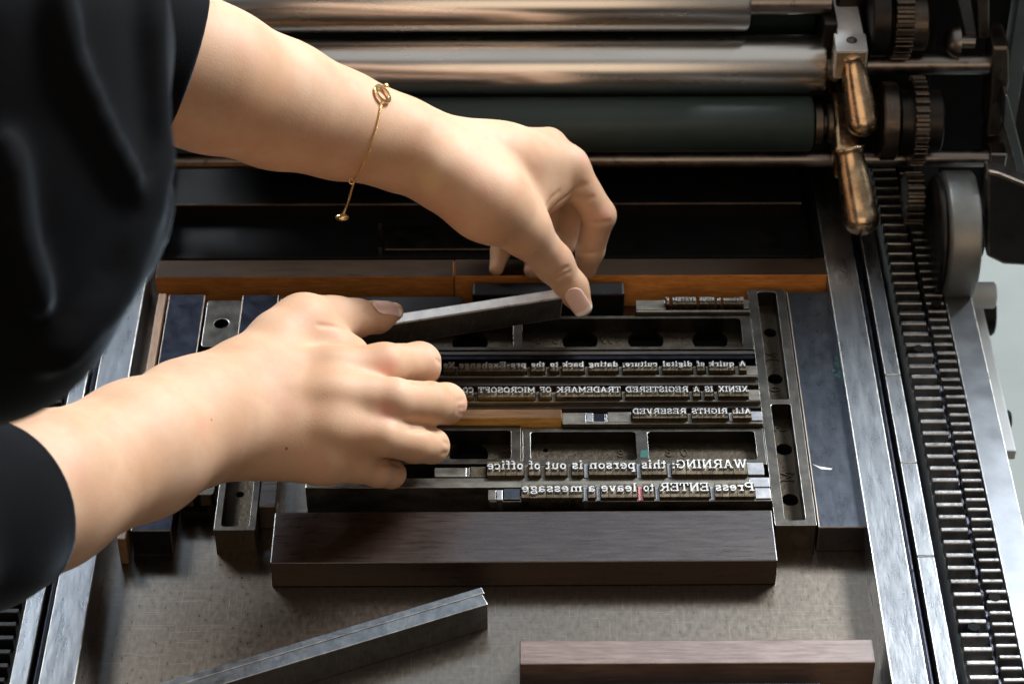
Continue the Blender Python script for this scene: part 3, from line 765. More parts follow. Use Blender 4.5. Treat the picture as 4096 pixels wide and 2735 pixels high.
blk = thing('metal_furniture', 'wide plain blued iron block beside the right rail, flecked with teal paint', 'metal furniture', ((xa_ + xb_) / 2, (yy0 + yy1) / 2, 0), GF)
mesh('block', Geo().box(xa_, xb_, yy0, yy1, .05, HF).g, M['blueblock'], blk, bev=.7, edge=M['edgedim'])
rn = random.Random(3)
g = Geo()
for cx_, cy_, sp, n_ in (('r2', (712, 930), 14, 16), ('r2', (705, 860), 16, 12), ('r2', (700, 757), 8, 5), ('r2', (680, 915), 5, 3)):
    for k in range(n_):
        p = P('r2', cy_[0] + rn.gauss(0, sp * .5), cy_[1] + rn.gauss(0, sp), HF)
        if p.x > xb_ - 1: continue
        r_ = rn.uniform(.3, .9)
        g.plate([(p.x + r_ * rn.uniform(.7, 1.3) * math.cos(a), p.y + r_ * rn.uniform(.7, 1.3) * math.sin(a)) for a in np.linspace(0, 6.28, 8)[:-1]], [], HF + .004 + k * .001, HF + .05 + k * .003)
mesh('paint_fleck', g.g, M['teal'], blk)
p = P('r3', 612, 208, HF)
mesh('paper_scrap', Geo().plate([(p.x - 5, p.y + 2.3), (p.x - 2, p.y + .5), (p.x + 5, p.y - 1.2), (p.x + 4, p.y - 2), (p.x - 1, p.y - 1.3)], [], HF + .02, HF + .12).g, M['scrap'], label='tiny white paper scrap lying on the blued iron block', cat='paper scrap')

# frame with three holes (behind first full line)
x1_ = P('r4', 1965, 516, HF).x; x0_ = P('z', 905, 795, HF).x
y0_ = P('r4', 1200, 517, HF).y; y1_ = P('r4', 1200, 318, HF).y
xd1 = P('r4', 560, 500, HF).x
pk = [(xd1 + 2, x1_ - 5.5, y0_ + 2.0, y1_ - 2.2), (x0_ + 5, xd1 - 3, y0_ + 2.0, y1_ - 2.2)]
hl = [(*fl('r4', 925, 470), 12.6), (*fl('r4', 1318, 468), 12.6), (*fl('r4', 1702, 465), 12.6), (*fl('r4', 270, 480), 12.6)]
hl = [(a, max(b, y0_ + 2.0 + 10.4), 9.9) for a, b, r in hl]
frame('iron frame with three big round holes in a row, behind the longest type line', x0_, x1_, y0_, y1_, HF, pk, hl,
      [('W', fl('r4', 1140, 488)[0], fl('r4', 1105, 488)[1], 7, 0), ('0', *fl('r4', 700, 488), 5, 0), ('0', *fl('r4', 800, 488), 5, 0)], edge=M['edgedim'])
# lower frames
xl0 = P('z', 700, 1080, HF).x; xl1 = P('r4', 574, 1190, HF).x
yl0 = P('r4', 300, 1200, HF).y; yl1 = P('r4', 300, 974, HF).y
frame('iron spacing frame with one sunken pocket and a round hole, next to the curled fingers', xl0, xl1, yl0, yl1, HF,
      [(xl0 + 5, xl1 - 5.2, yl0 + 3.5, yl1 - 3.6)], [(fl('r4', 262, 1150)[0], max(fl('r4', 262, 1150)[1], yl0 + 14.2), 10.2)], [], floorh=6.5, edge=M['edgedim'])
xr0 = P('r4', 584, 1180, HF).x; xr1 = P('r4', 2040, 1180, HF).x
yr1 = P('r4', 1200, 990, HF).y
xv = P('r4', 1305, 1180, HF).x
f2 = frame('wide iron spacing frame with two pockets marked 8 and 30, behind the warning line', xr0, xr1, yl0 - 1, yr1, HF,
      [(xr0 + 4.2, xv - 3.3, yl0 + 2.5, yr1 - 2.4), (xv + 3.0, xr1 - 4.6, yl0 + 2.5, yr1 - 2.4)], [(fl('r4', 720, 1137)[0], fl('r4', 720, 1137)[1], 1.4)],
      [('8', *fl('r4', 1190, 1176, 7), 5.6, 0), ('3', *fl('r4', 1480, 1172, 7), 5.6, 0), ('0', *fl('r4', 1572, 1172, 7), 5.6, 0)], floorh=8.5)
q = P('r4', 1311, 1142, HF)
mesh('paint_mark', Geo().plate([(q.x - 2.3, q.y - 2.6), (q.x + 2.1, q.y - 2.9), (q.x + 2.2, q.y + 3.0), (q.x - 1.8, q.y + 2.7)], [], HF + .005, HF + .06).g, M['teal'], f2)

# yellow wood strip between the type
block('wood_furniture', 'r4', -240, 817, 876, 929, 21.5, [M['woodyellow'], M['woodmid']], 'yellow wooden strip left of the shortest capital line, partly under the curled fingers', 'wood furniture', bev=.4)

# strips (leads, reglets)
GLD = 'leads and reglets between the lines of type'
def strip(reg, x0, x1, yb_, yf_, h, mat, label, edge=None, name='lead_strip', cat='lead strip'):
    return block(name, reg, x0, x1, yb_, yf_, h, mat, label, cat, GLD, bev=.2, edge=edge)
strip('r4', -350, 1968, 530, 548, HF - .6, M['reglet'], 'upper dark reglet just below the frame with three holes', name='reglet', cat='reglet')
strip('r4', -350, 1972, 551, 576, HF - 1.4, M['blackblock'], 'black lead directly behind the longest line of type')
strip('r4', -350, 1985, 671, 684, 19.5, M['lead'], 'bright edged lead directly below the longest line of type', edge=M['edgedim'])
strip('r4', -350, 1990, 700, 733, HF - .5, M['reglet'], 'dark reglet between the longest line and the capital line under it', name='reglet', cat='reglet')
strip('r4', -350, 2005, 822, 832, 19.5, M['lead'], 'bright edged lead under the long all capital line', edge=M['edgedim'])
strip('r4', -350, 2010, 848, 870, HF, M['reglet'], 'dark reglet above the yellow wooden strip', name='reglet', cat='reglet')
strip('r4', 822, 2018, 948, 963, 19.5, M['lead'], 'lead under the shortest capital line, with a bright edge', edge=M['edgedim'])
xs0 = P('z', 700, 1118, 19.6).x; xs1 = P('r4', 2062, 1336, 19.6).x
ysf = P('r4', 900, 1340, 19.6).y; ysb = P('r4', 900, 1284, 19.6).y
mesh('lead_strip', Geo().box(xs0, xs1, ysf, ysb, .05, 19.6).g, M['lead'], bev=.3, edge=M['edge'], label='broad long metal slug between the warning line and the lowest line', cat='lead strip', group=GLD)
strip('r4', 384, 2072, 1409, 1424, 19.4, M['lead'], 'lead in front of the lowest line of type, resting against the big wooden block', edge=M['edge'])

# ------------------------------------------------------------------ the type itself, one object per sort
ORD = ['first', 'second', 'third', 'fourth', 'fifth', 'sixth', 'seventh', 'eighth', 'ninth', 'tenth', 'eleventh', 'twelfth', 'thirteenth']
def type_line(reg, ycap, ybase, words, line, group, hide=(), slope=0.0, ascent=1.0, matb=None, sort_h=22.1, xref=2100):
    """words = [(text, x_right, x_left, spacing x_right, x_left, kind)], reading from right to left as set type does"""
    h = 23.3
    for wi, (txt, xr_, xl_, sp) in enumerate(words):
        xm = (xr_ + xl_) / 2
        off = (xref - xm) * slope
        pb = P(reg, xm, ybase + off, h); pt = P(reg, xm, ycap + off, h)
        cap = (pt.y - pb.y)
        xR, xL = P(reg, xr_, ybase, h).x, P(reg, xl_, ybase, h).x
        adv = [GL[ch][0] + .05 for ch in txt]
        sc_ = (xR - xL) / (sum(adv) * cap)
        x = xR
        wn = ('the word "%s"' % txt) if wi not in hide else 'the %s word from right' % ORD[wi]
        for i, ch in enumerate(txt):
            wd = adv[i] * cap * sc_
            body_y0, body_y1 = pb.y - cap * .50, pt.y + cap * .10
            g = Geo().box(x - wd + .04, x - .04, body_y0, body_y1, .05, sort_h + random.uniform(-.06, .06))
            lab = 'metal letter %s, %s character of %s, %s' % (ch if ch not in ',-:' else {',': 'comma', '-': 'hyphen', ':': 'colon'}[ch], ORD[i], wn, line)
            if ch in ',-:': lab = lab.replace('metal letter', 'metal')
            so = mesh('metal_type', g.g, matb or M['leadbrown'], bev=.12, seg=1, label=lab, cat='metal type', group=group)
            gg = glyph_geo(ch, cap, sort_h - .02, h + random.uniform(-.02, .02), Vector((x - .025 * cap * sc_, pb.y, 0)), 0, True, sc_)
            mesh('letter_face', gg.g, M['face'], so)
            x -= wd
        if sp:
            a, b, kind = sp
            hs = {'b': 19.9, 'd': 19.2, 'p': 20.0}[kind]
            xx1 = min(P(reg, a, ybase, hs).x, xL - .1); xx0 = P(reg, b, ybase, hs).x
            if wi + 1 < len(words): xx0 = max(xx0, P(reg, words[wi + 1][1], ybase, h).x + .1)
            mesh('spacing_metal', Geo().box(xx0, xx1, pb.y - cap * .52, pt.y + cap * .08, .05, hs + random.uniform(-.2, .3)).g,
                 {'b': M['leadbright'], 'd': M['lead'], 'p': M['pinklead']}[kind], bev=.15, label='%s spacing piece after %s, %s' % ({'b': 'bright', 'd': 'dull', 'p': 'pink stained'}[kind], wn, line), cat='spacing piece', group='spacing pieces in the ' + line)
type_line('rb', 382, 438, [('Press', 2214, 1947, (1943, 1915, 'b')), ('ENTER', 1910, 1575, (1571, 1545, 'b')), ('to', 1541, 1464, (1462, 1430, 'p')), ('leave', 1426, 1180, (1176, 1150, 'b')),
          ('a', 1146, 1094, (1090, 1063, 'b')), ('message', 1059, 646, None)], 'lowest line', 'letters of the lowest line', slope=.0065)
type_line('rb', 228, 286, [('WARNING:', 2165, 1656, (1652, 1625, 'b')), ('this', 1622, 1452, (1448, 1420, 'b')), ('person', 1416, 1099, (1095, 1067, 'b')), ('is', 1064, 985, (982, 955, 'd')),
          ('out', 952, 808, (805, 780, 'd')), ('of', 777, 695, (691, 667, 'd')), ('office', 663, 415, None)], 'warning line', 'letters of the warning line', slope=.0060)
type_line('ra', 389, 424, [('ALL', 2190, 2066, (2062, 2038, 'b')), ('RIGHTS', 2034, 1790, (1786, 1760, 'd')), ('RESERVED', 1757, 1393, None)], 'short capital line', 'letters of the short capital line', slope=.004)
type_line('ra', 241, 278, [('XENIX', 2171, 1969, (1965, 1940, 'd')), ('IS', 1937, 1877, (1873, 1850, 'd')), ('A', 1846, 1800, (1797, 1772, 'd')), ('REGISTERED', 1770, 1346, (1342, 1320, 'd')),
          ('TRADEMARK', 1316, 882, (878, 852, 'd')), ('OF', 849, 770, (767, 743, 'd')), ('MICROSOFT', 740, 355, (352, 330, 'd')), ('CO', 326, 250, None)], 'long capital line', 'letters of the long capital line', hide=(0, 6), slope=.004)
type_line('ra', 72, 106, [('A', 2156, 2110, (2106, 2080, 'd')), ('quirk', 2077, 1905, (1901, 1882, 'd')), ('of', 1879, 1825, (1821, 1798, 'd')), ('digital', 1795, 1594, (1590, 1566, 'd')), ('culture,', 1562, 1326, (1323, 1300, 'd')),
          ('dating', 1296, 1098, (1095, 1072, 'd')), ('back', 1069, 921, (918, 900, 'd')), ('to', 897, 838, (835, 808, 'd')), ('the', 805, 712, (708, 685, 'd')), ('pre-Exchange', 681, 226, (222, 203, 'd')), ('Xe', 200, 123, None)],
          'longest line', 'letters of the longest line', hide=(10,), slope=.004)
type_line('r4', 206, 226, [('Welcome', 1905, 1782, None), ('to', 1768, 1744, None), ('XENIX', 1732, 1640, None), ('SYSTEM', 1622, 1478, None), ('V', 1462, 1440, None)], 'small line at the back', 'letters of the small line at the back', hide=(2,), slope=.004, xref=1900)
# quads and slugs at the line ends
GQ = 'blank metal pieces at the ends of the lines'
def quad(reg, x0, x1, yb_, yf_, h, mat, lab): block('quad', reg, x0, x1, yb_, yf_, h, mat, lab, 'quad', GQ, bev=.2, edge=M['edge'])
quad('rb', 2221, 2325, 420, 490, 20.2, M['leadbright'], 'bright metal blank right of the word "Press"')
quad('rb', 2168, 2278, 250, 330, 20.2, M['leadbright'], 'scuffed bright metal blank right of the word "WARNING"')
quad('ra', 2193, 2266, 410, 470, 20.2, M['leadbright'], 'bright metal blank right of the word "ALL"')
quad('ra', 2175, 2252, 265, 335, 20.0, M['lead'], 'dull metal blank at the right end of the long capital line')
quad('ra', 2160, 2232, 105, 165, 19.8, M['lead'], 'dull metal blank at the right end of the longest line')
quad('rb', 423, 478, 433, 500, 20.2, M['lead'], 'grey metal blank at the far left end of the lowest line')
quad('rb', 481, 520, 433, 500, 20.8, M['leadbright'], 'white metal blank second from the left end of the lowest line')
quad('rb', 528, 640, 425, 494, 20.8, M['blueblock'], 'blue grey metal blank left of the word "message"')
quad('rb', 63, 278, 285, 345, 19.0, M['lead'], 'long metal blank at the left end of the warning line beside the little finger')
quad('rb', 281, 300, 285, 345, 18.5, M['lead'], 'narrow metal blank in the warning line between a long and a dark one')
quad('rb', 303, 408, 278, 345, 19.2, M['leadbrown'], 'dark metal blank left of the word "office"')
quad('ra', 922, 1082, 420, 490, 19.6, M['lead'], 'scratched metal blank at the left end of the short capital line')
quad('ra', 1085, 1130, 420, 480, 19.8, M['leadbright'], 'pale small metal blank left of a dark square one')
quad('ra', 1133, 1210, 428, 480, 19.2, M['blackblock'], 'dark square metal blank in the short capital line')
quad('ra', 1213, 1225, 428, 480, 19.6, M['leadbright'], 'thinnest pale blank right of the dark square one')
quad('ra', 1228, 1385, 415, 480, 19.8, M['lead'], 'long grey metal blank left of the word "RESERVED"')
quad('r4', 1262, 1436, 225, 280, 19.6, M['lead'], 'long metal blank left of the small line at the back')
quad('r4', 1906, 1936, 222, 272, 19.6, M['lead'], 'small metal blank right of the small line at the back')
strip('r4', 1262, 1942, 283, 294, 19.2, M['lead'], 'short lead in front of the small line at the back', edge=M['edgedim'])
strip('rb', 2180, 2315, 350, 412, 20.0, M['leadbright'], 'bright end piece on the long slug above the word "Press"', edge=M['edge'])

# ------------------------------------------------------------------ loose blocks in front
xw0 = P('r5', 1690, 812, HF).x; xw1 = P('r3', 331, 784, HF).x
yw0 = P('z', 1200, 1288, HF).y; yw1 = P('z', 1200, 1171, HF).y
mesh('wood_furniture', Geo().box(xw0, xw1, yw0, yw1, .05, HF, rot=.003).g, M['wooddark'], bev=.7, seg=3, edge=M['wooddark'], label='big dark wooden block below the type, longest in the picture', cat='wood furniture', group='loose wooden blocks')
block('wood_furniture', 'z', 1192, 2008, 1466, 1520, HF - 1, M['woodpale'], 'pale pinkish worn wooden block lying at the bottom right', 'wood furniture', 'loose wooden blocks', bev=.6, rot=.002)
block('metal_furniture', 'z', 1140, 1890, 1566, 1640, 15, M['blueblock'], 'metal bar just entering the bottom edge under the pale wooden block', 'metal furniture', GF)
# two slanting slugs bottom centre
def slant(x0, y0_, x1_, y1_, wpx, h, label, mat):
    """bar whose top front edge runs between two photo points, width to the back in mm"""
    a = P('z', x0, y0_, h); b = P('z', x1_, y1_, h)
    d = (b - a).normalized(); n_ = Vector((-d.y, d.x, 0))
    q_ = [a, b, b + n_ * wpx, a + n_ * wpx]
    vs = [Vector((p_.x, p_.y, .05)) for p_ in q_] + q_
    return mesh('metal_slug', (vs, [(0, 3, 2, 1), (4, 5, 6, 7), (0, 1, 5, 4), (1, 2, 6, 5), (2, 3, 7, 6), (3, 0, 4, 7)]), mat, bev=.45, edge=M['edge'], label=label, cat='metal slug', group='slanting metal slugs at the bottom')
slant(380, 1607.2, 1119, 1384, 7.4, 17.5, 'thicker front one of the two slanting metal slugs at the bottom', M['slug'])
a = P('z', 380, 1607.2, 17.5); b = P('z', 1119, 1384, 17.5); d = (b - a).normalized(); n_ = Vector((-d.y, d.x, 0))
q0_ = a + n_ * 7.7 - d * 10; q1_ = b + n_ * 7.7 + d * 1.2
q_ = [q0_, q1_, q1_ + n_ * 4.3, q0_ + n_ * 4.3]
vs = [Vector((p_.x, p_.y, .05)) for p_ in q_] + q_
mesh('metal_slug', (vs, [(0, 3, 2, 1), (4, 5, 6, 7), (0, 1, 5, 4), (1, 2, 6, 5), (2, 3, 7, 6), (3, 0, 4, 7)]), M['slug'], bev=.4, edge=M['edge'], label='thinner rear one of the two slanting metal slugs at the bottom', cat='metal slug', group='slanting metal slugs at the bottom')

# ------------------------------------------------------------------ left column
ytop = P('r6', 650, 545, HF).y
def longblock(name, xl_, xr_, ybot, yt, h, mat, lab, cat, group=GF, edge=None, bev=.5):
    return mesh(name, Geo().box(xl_, xr_, ybot, yt, .05, h).g, mat, bev=bev, edge=edge, label=lab, cat=cat, group=group)
xA0, xA1 = P('r5', 700, 640, HF).x, P('r5', 812, 640, HF).x
longblock('wood_furniture', P('r6', 445, 600, HF + 2).x, P('r6', 505, 600, HF + 2).x, P('r5', 740, 650, HF + 2).y, ytop, HF + 1, M['woodside'], 'long brown wooden strip running along the left rail', 'wood furniture')
yfB = P('r5', 940, 607, HF).y
longblock('metal_furniture', P('r5', 818, 607, HF).x, P('r5', 1072, 607, HF).x, yfB, ytop, HF, M['blackblock'], 'long black iron block beside the brown wooden strip at left', 'metal furniture', edge=M['edgedim'])
# quoins
def quoin(x0q, x1q, y0q, y1q, lab, holes):
    t = thing('quoin', lab, 'quoin', ((x0q + x1q) / 2, (y0q + y1q) / 2, 0), 'iron quoins in the left column')
    xm = (x0q + x1q) / 2
    hs = [circ(a, b, 4.2, 24) for a, b in holes]
    mesh('wedge', Geo().plate(rrect(x0q, x1q, y0q, y1q, 2, 3), hs, 4, HF - .5).g, M['furn'], t, bev=.9, seg=3, edge=M['edge'])
    mesh('wedge_base', Geo().box(x0q + .6, x1q - .6, y0q + .8, y1q - .8, .05, 4.2).g, M['oil'], t)
    return t
c0 = P('r6', 790, 945, HF); c1 = P('r6', 1070, 945, HF); ct = P('r6', 960, 585, HF)
hp = P('r6', 950, 765, HF)
quoin(c0.x, c1.x, c0.y, ct.y, 'iron quoin with a key hole near the orange strip at left', [(hp.x, hp.y)])
qb = P('r5', 1230, 385, HF)
qc = thing('quoin', 'twin-jawed quoin with a visible screw in front of the left forearm', 'quoin', (P('r5', 1225, 400, 0).x, qb.y + 20, 0), 'iron quoins in the left column')
xq0, xqm, xq1 = P('r5', 1110, 400, HF).x, P('r5', 1222, 400, HF).x, P('r5', 1338, 400, HF).x
g = Geo().plate(rrect(xq0, xqm - .4, qb.y, qb.y + 70, 2.2, 3), [], 9, HF)
mesh('jaw', g.g, M['furn'], qc, bev=1.3, seg=3, edge=M['edgedim'])
mesh('jaw', Geo().plate(rrect(xqm + .4, xq1, qb.y + .5, qb.y + 70, 2.2, 3), [], 9, HF).g, M['furn'], qc, bev=1.3, seg=3, edge=M['edgedim'])
mesh('quoin_base', Geo().box(xq0, xq1, qb.y + 4, qb.y + 70, .05, 8.9).g, M['oil'], qc)
sp = P('r5', 1225, 488, 7)
pr = []
for k in range(22): pr += [(k * .55, 2.5), (k * .55 + .28, 1.9)]
mesh('screw', Geo().lathe((sp.x - 6, qb.y + 2.4, 6), (sp.x + 8, qb.y + 2.4, 6), pr, 16).g, M['frameiron'], qc)
# channel furniture
xf0, xf1 = P('r5', 1340, 602, HF).x, P('r5', 1600, 602, HF).x
yf0, yf1 = P('r5', 1470, 602, HF).y, P('z', 640, 800, HF).y
hp = P('r5', 1505, 378, 8)
frame('iron spacing bar with a narrow sunken channel and one small hole, below the left wrist', xf0, xf1, yf0, yf1, HF, [(xf0 + 3.4, xf1 - 3.4, yf0 + 2.6, yf1 - 3)], [(hp.x, hp.y, 2.1)], [], floorh=8, edge=M['edge'])
longblock('wood_furniture', P('r5', 1618, 455, HF - 1).x, P('r5', 1728, 455, HF - 1).x, P('r5', 1680, 455, HF - 1).y, yf1, HF - 1, M['wooddark'], 'narrow brown wooden strip beside the channelled iron bar', 'wood furniture', edge=M['edgedim'])
longblock('metal_furniture', P('r6', 1115, 560, HF).x, P('r6', 1400, 560, HF).x, P('z', 640, 790, HF).y, ytop, HF - .4, M['blackblock'], 'black iron block behind the left hand near the orange strip', 'metal furniture', edge=M['edgedim'])
longblock('metal_furniture', P('r6', 1410, 560, HF).x, P('z', 1060, 700, HF).x, P('z', 900, 735, HF).y, ytop - 1, HF - 1, M['black'], 'black iron block behind the left thumb', 'metal furniture', edge=M['darkiron'])
# ------------------------------------------------------------------ skin, shirt: implicit surfaces meshed with surface nets
def sdf_mesh(prims, vox, carve=(), planes=(), pad=4):
    """prims = [(p0, r0, p1, r1, k)] tapered capsules blended with radius k"""
    pts = np.array([tuple(p[0]) for p in prims] + [tuple(p[2]) for p in prims], dtype=np.float64)
    rmax = np.array([p[1] for p in prims] + [p[3] for p in prims])
    lo = (pts - rmax[:, None]).min(0) - pad - vox * 2; hi = (pts + rmax[:, None]).max(0) + pad + vox * 2
    n = np.ceil((hi - lo) / vox).astype(int) + 1
    D = np.full(n, 40.0, dtype=np.float32)
    ax = [lo[i] + vox * np.arange(n[i]) for i in range(3)]
    def local(p0, r0, p1, r1, mar):
        l_ = np.minimum(np.array(p0) - r0, np.array(p1) - r1) - mar; h_ = np.maximum(np.array(p0) + r0, np.array(p1) + r1) + mar
        a = np.clip(((l_ - lo) / vox).astype(int), 0, n - 1); b = np.clip(((h_ - lo) / vox).astype(int) + 2, 1, n)
        sl = tuple(slice(a[i], b[i]) for i in range(3))
        X = ax[0][sl[0]][:, None, None]; Y = ax[1][sl[1]][None, :, None]; Z = ax[2][sl[2]][None, None, :]
        d = np.array(p1) - np.array(p0); L2 = max(1e-6, float(d @ d))
        t = np.clip(((X - p0[0]) * d[0] + (Y - p0[1]) * d[1] + (Z - p0[2]) * d[2]) / L2, 0, 1)
        dist = np.sqrt((X - p0[0] - t * d[0]) ** 2 + (Y - p0[1] - t * d[1]) ** 2 + (Z - p0[2] - t * d[2]) ** 2)
        return sl, dist - (r0 + (r1 - r0) * t)
    for p0, r0, p1, r1, k in prims:
        sl, d = local(p0, r0, p1, r1, k + 12)
        A = D[sl]
        hmix = np.clip(0.5 + 0.5 * (A - d) / k, 0, 1)
        D[sl] = (A * (1 - hmix) + d * hmix - k * hmix * (1 - hmix)).astype(np.float32)
    for p0, r0, p1, r1, k in carve:
        sl, d = local(p0, r0, p1, r1, k + 3)
        A = D[sl]; d = -d
        hmix = np.clip(0.5 - 0.5 * (A - d) / k, 0, 1)
        D[sl] = (A * (1 - hmix) + d * hmix + k * hmix * (1 - hmix)).astype(np.float32)
    for pp, nn in planes:
        d = (ax[0][:, None, None] - pp[0]) * nn[0] + (ax[1][None, :, None] - pp[1]) * nn[1] + (ax[2][None, None, :] - pp[2]) * nn[2]
        d = d.astype(np.float32); kk = 2.4
        hm = np.clip(0.5 + 0.5 * (D - d) / kk, 0, 1)
        D = d * (1 - hm) + D * hm + kk * hm * (1 - hm)
    neg = D < 0
    # cells with a sign change
    c8 = [(i, j, k) for i in (0, 1) for j in (0, 1) for k in (0, 1)]
    nx, ny, nz = [q - 1 for q in n]
    cnt = np.zeros((nx, ny, nz), dtype=np.int8)
    for i, j, k in c8: cnt += neg[i:i + nx, j:j + ny, k:k + nz]
    act = (cnt > 0) & (cnt < 8)
    idx = np.full((nx, ny, nz), -1, dtype=np.int64)
    cells = np.argwhere(act)
    idx[act] = np.arange(len(cells))
    acc = np.zeros((len(cells), 3)); num = np.zeros(len(cells))
    for a in c8:
        for axx in range(3):
            if a[axx] == 1: continue
            b = list(a); b[axx] = 1
            A_ = D[cells[:, 0] + a[0], cells[:, 1] + a[1], cells[:, 2] + a[2]]; B_ = D[cells[:, 0] + b[0], cells[:, 1] + b[1], cells[:, 2] + b[2]]
            ch = (A_ < 0) != (B_ < 0)
            t = np.where(ch, A_ / np.where(ch, A_ - B_, 1), 0)
            p = np.tile(np.array(a, float), (len(cells), 1)); p[:, axx] += t
            acc[ch] += p[ch]; num[ch] += 1
    V = (cells + acc / num[:, None]) * vox + lo
    Fc = []
    for axx in range(3):
        s0 = [slice(1, -1)] * 3; s0[axx] = slice(0, -1)
        s1_ = list(s0); s1_[axx] = slice(1, None)
        a = neg[tuple(slice(0, n[i]) for i in range(3))]
        e0 = a[tuple(s0)]; e1 = a[tuple(s1_)]
        ed = np.argwhere(e0 != e1)
        off = np.array([1, 1, 1]); off[axx] = 0
        ed = ed + off
        u_, w_ = [(1, 2), (2, 0), (0, 1)][axx]
        def cid(du, dw):
            q = ed.copy(); q[:, u_] -= du; q[:, w_] -= dw
            return idx[q[:, 0], q[:, 1], q[:, 2]]
        q = np.stack([cid(1, 1), cid(0, 1), cid(0, 0), cid(1, 0)], 1)
        Fc.append(q)
    Fc = np.concatenate(Fc)
    Fc = Fc[(Fc >= 0).all(1)]
    # light smoothing
    E = np.concatenate([Fc[:, [0, 1]], Fc[:, [1, 2]], Fc[:, [2, 3]], Fc[:, [3, 0]]])
    for it in range(3):
        sm = np.zeros_like(V); c_ = np.zeros(len(V))
        np.add.at(sm, E[:, 0], V[E[:, 1]]); np.add.at(sm, E[:, 1], V[E[:, 0]])
        np.add.at(c_, E[:, 0], 1); np.add.at(c_, E[:, 1], 1)
        V = V * .5 + sm / np.maximum(c_, 1)[:, None] * .5
    return V, Fc
def chain(pts, k, reg='z'):
    """pts = [(x, y, height, radius in overview px)]"""
    out = []
    q = [PR(reg, *p) for p in pts]
    for (a, ra), (b, rb2) in zip(q[:-1], q[1:]): out.append((tuple(a), ra, tuple(b), rb2, k))
    return out
def crease(pts, r, k=1.0, lift=0.0):
    q = [P('z', x, y, h) for x, y, h in pts]
    return [(tuple(a), r, tuple(b), r, k) for a, b in zip(q[:-1], q[1:])]

# --- right arm and hand (upper in the picture)
RA = []
RA += chain([(180, 60, 235, 178), (330, 120, 218, 172), (485, 182, 198, 158), (640, 240, 172, 138), (780, 287, 152, 114), (895, 322, 136, 95), (1005, 366, 126, 82)], 14)
RA += chain([(950, 345, 128, 86), (1090, 392, 112, 92), (1215, 420, 92, 72)], 14)
RA += chain([(1000, 350, 126, 66), (1130, 352, 116, 58), (1255, 334, 104, 42)], 11)
RA += chain([(1010, 380, 124, 74), (1170, 372, 112, 64), (1305, 382, 96, 44)], 11)
idx_f = chain([(1305, 382, 96, 42), (1374, 494, 70, 38)], 5) + chain([(1374, 494, 70, 37), (1353, 575, 46, 32), (1342, 618, 33, 25)], 3)
mid_f = chain([(1258, 336, 101, 38), (1322, 470, 56, 34)], 4) + chain([(1322, 470, 56, 33), (1290, 560, 36, 28), (1268, 612, 27, 23)], 3)
ring_f = chain([(1215, 350, 92, 36), (1272, 480, 50, 32), (1238, 570, 33, 27), (1222, 618, 27, 22)], 3)
pink_f = chain([(1150, 400, 84, 32), (1178, 500, 48, 27), (1148, 575, 33, 22), (1138, 616, 28, 17)], 3)
thumb = chain([(1040, 410, 124, 84), (1120, 462, 112, 86), (1200, 525, 92, 58)], 12) + chain([(1200, 525, 92, 56), (1268, 602, 64, 44)], 7) + chain([(1268, 602, 64, 43), (1312, 660, 47, 35), (1334, 702, 38, 25)], 5)
web = chain([(1190, 470, 96, 52), (1288, 420, 86, 34)], 12)
RA += web + pink_f + ring_f + mid_f + idx_f + thumb
def surf_creases(prims, lines):
    v0, f0 = sdf_mesh(prims, 2.0, pad=2)
    b0 = BVHTree.FromPolygons([tuple(p) for p in v0], [tuple(int(i) for i in f) for f in f0])
    out = []
    for reg, pts, dep in lines:
        q = []
        for i in range(len(pts) - 1):
            for k in range(5):
                t = k / 5; x = pts[i][0] * (1 - t) + pts[i + 1][0] * t; y = pts[i][1] * (1 - t) + pts[i + 1][1] * t
                d = ray(reg, x, y).normalized(); loc, nn, _, _ = b0.ray_cast(CAM, d)
                if loc is not None:
                    if nn.dot(d) > 0: nn = -nn
                    q.append(loc + nn * (.75 - dep))
        for a_, b_ in zip(q[:-1], q[1:]):
            if (a_ - b_).length < 8: out.append((tuple(a_), .8, tuple(b_), .8, .8))
    return out
CR = surf_creases(RA, [('ha', [(1285, 1100), (1340, 1060), (1385, 1045)], .45), ('ha', [(1300, 1125), (1350, 1090), (1395, 1075)], .35), ('ha', [(1510, 775), (1570, 770), (1640, 760)], .5),
    ('ha', [(1250, 715), (1300, 650), (1380, 590), (1470, 510)], .6), ('ha', [(1228, 680), (1260, 620), (1330, 560)], .4), ('ha', [(1400, 600), (1470, 630), (1540, 600)], .5), ('ha', [(1440, 560), (1500, 520)], .4),
    ('ha', [(1430, 960), (1500, 965), (1560, 950)], .35), ('ha', [(940, 890), (985, 930)], .5), ('ha', [(985, 880), (1010, 930)], .4)])
V_, F_ = sdf_mesh(RA, 1.0, carve=CR, pad=2)
bodyV = [V_]; bodyF = [F_]; nb = len(V_)
# --- left arm and hand (lower in the picture)
LA = []
LA += chain([(-260, 1255, 178, 185), (-60, 1190, 152, 180), (90, 1130, 132, 172), (320, 1030, 104, 150), (470, 955, 88, 128)], 14)
LA += chain([(430, 950, 92, 120), (560, 885, 84, 92), (640, 850, 82, 80)], 14)
LA += chain([(430, 990, 88, 120), (585, 985, 72, 98), (680, 1010, 66, 84)], 14)
LA += chain([(600, 935, 66, 95), (760, 930, 60, 90), (850, 925, 56, 70)], 14)
LA += chain([(600, 890, 84, 74), (760, 858, 82, 60), (880, 838, 80, 50)], 7.5)
LA += chain([(600, 930, 82, 76), (760, 915, 82, 62), (902, 915, 80, 50)], 7.5)
LA += chain([(610, 980, 76, 76), (760, 985, 74, 60), (878, 1000, 70, 46)], 7.5)
LA += chain([(620, 1020, 68, 70), (740, 1048, 62, 58), (815, 1062, 56, 46)], 7.5)
LA += chain([(560, 850, 86, 66), (640, 780, 86, 62), (697, 738, 84, 60)], 10)
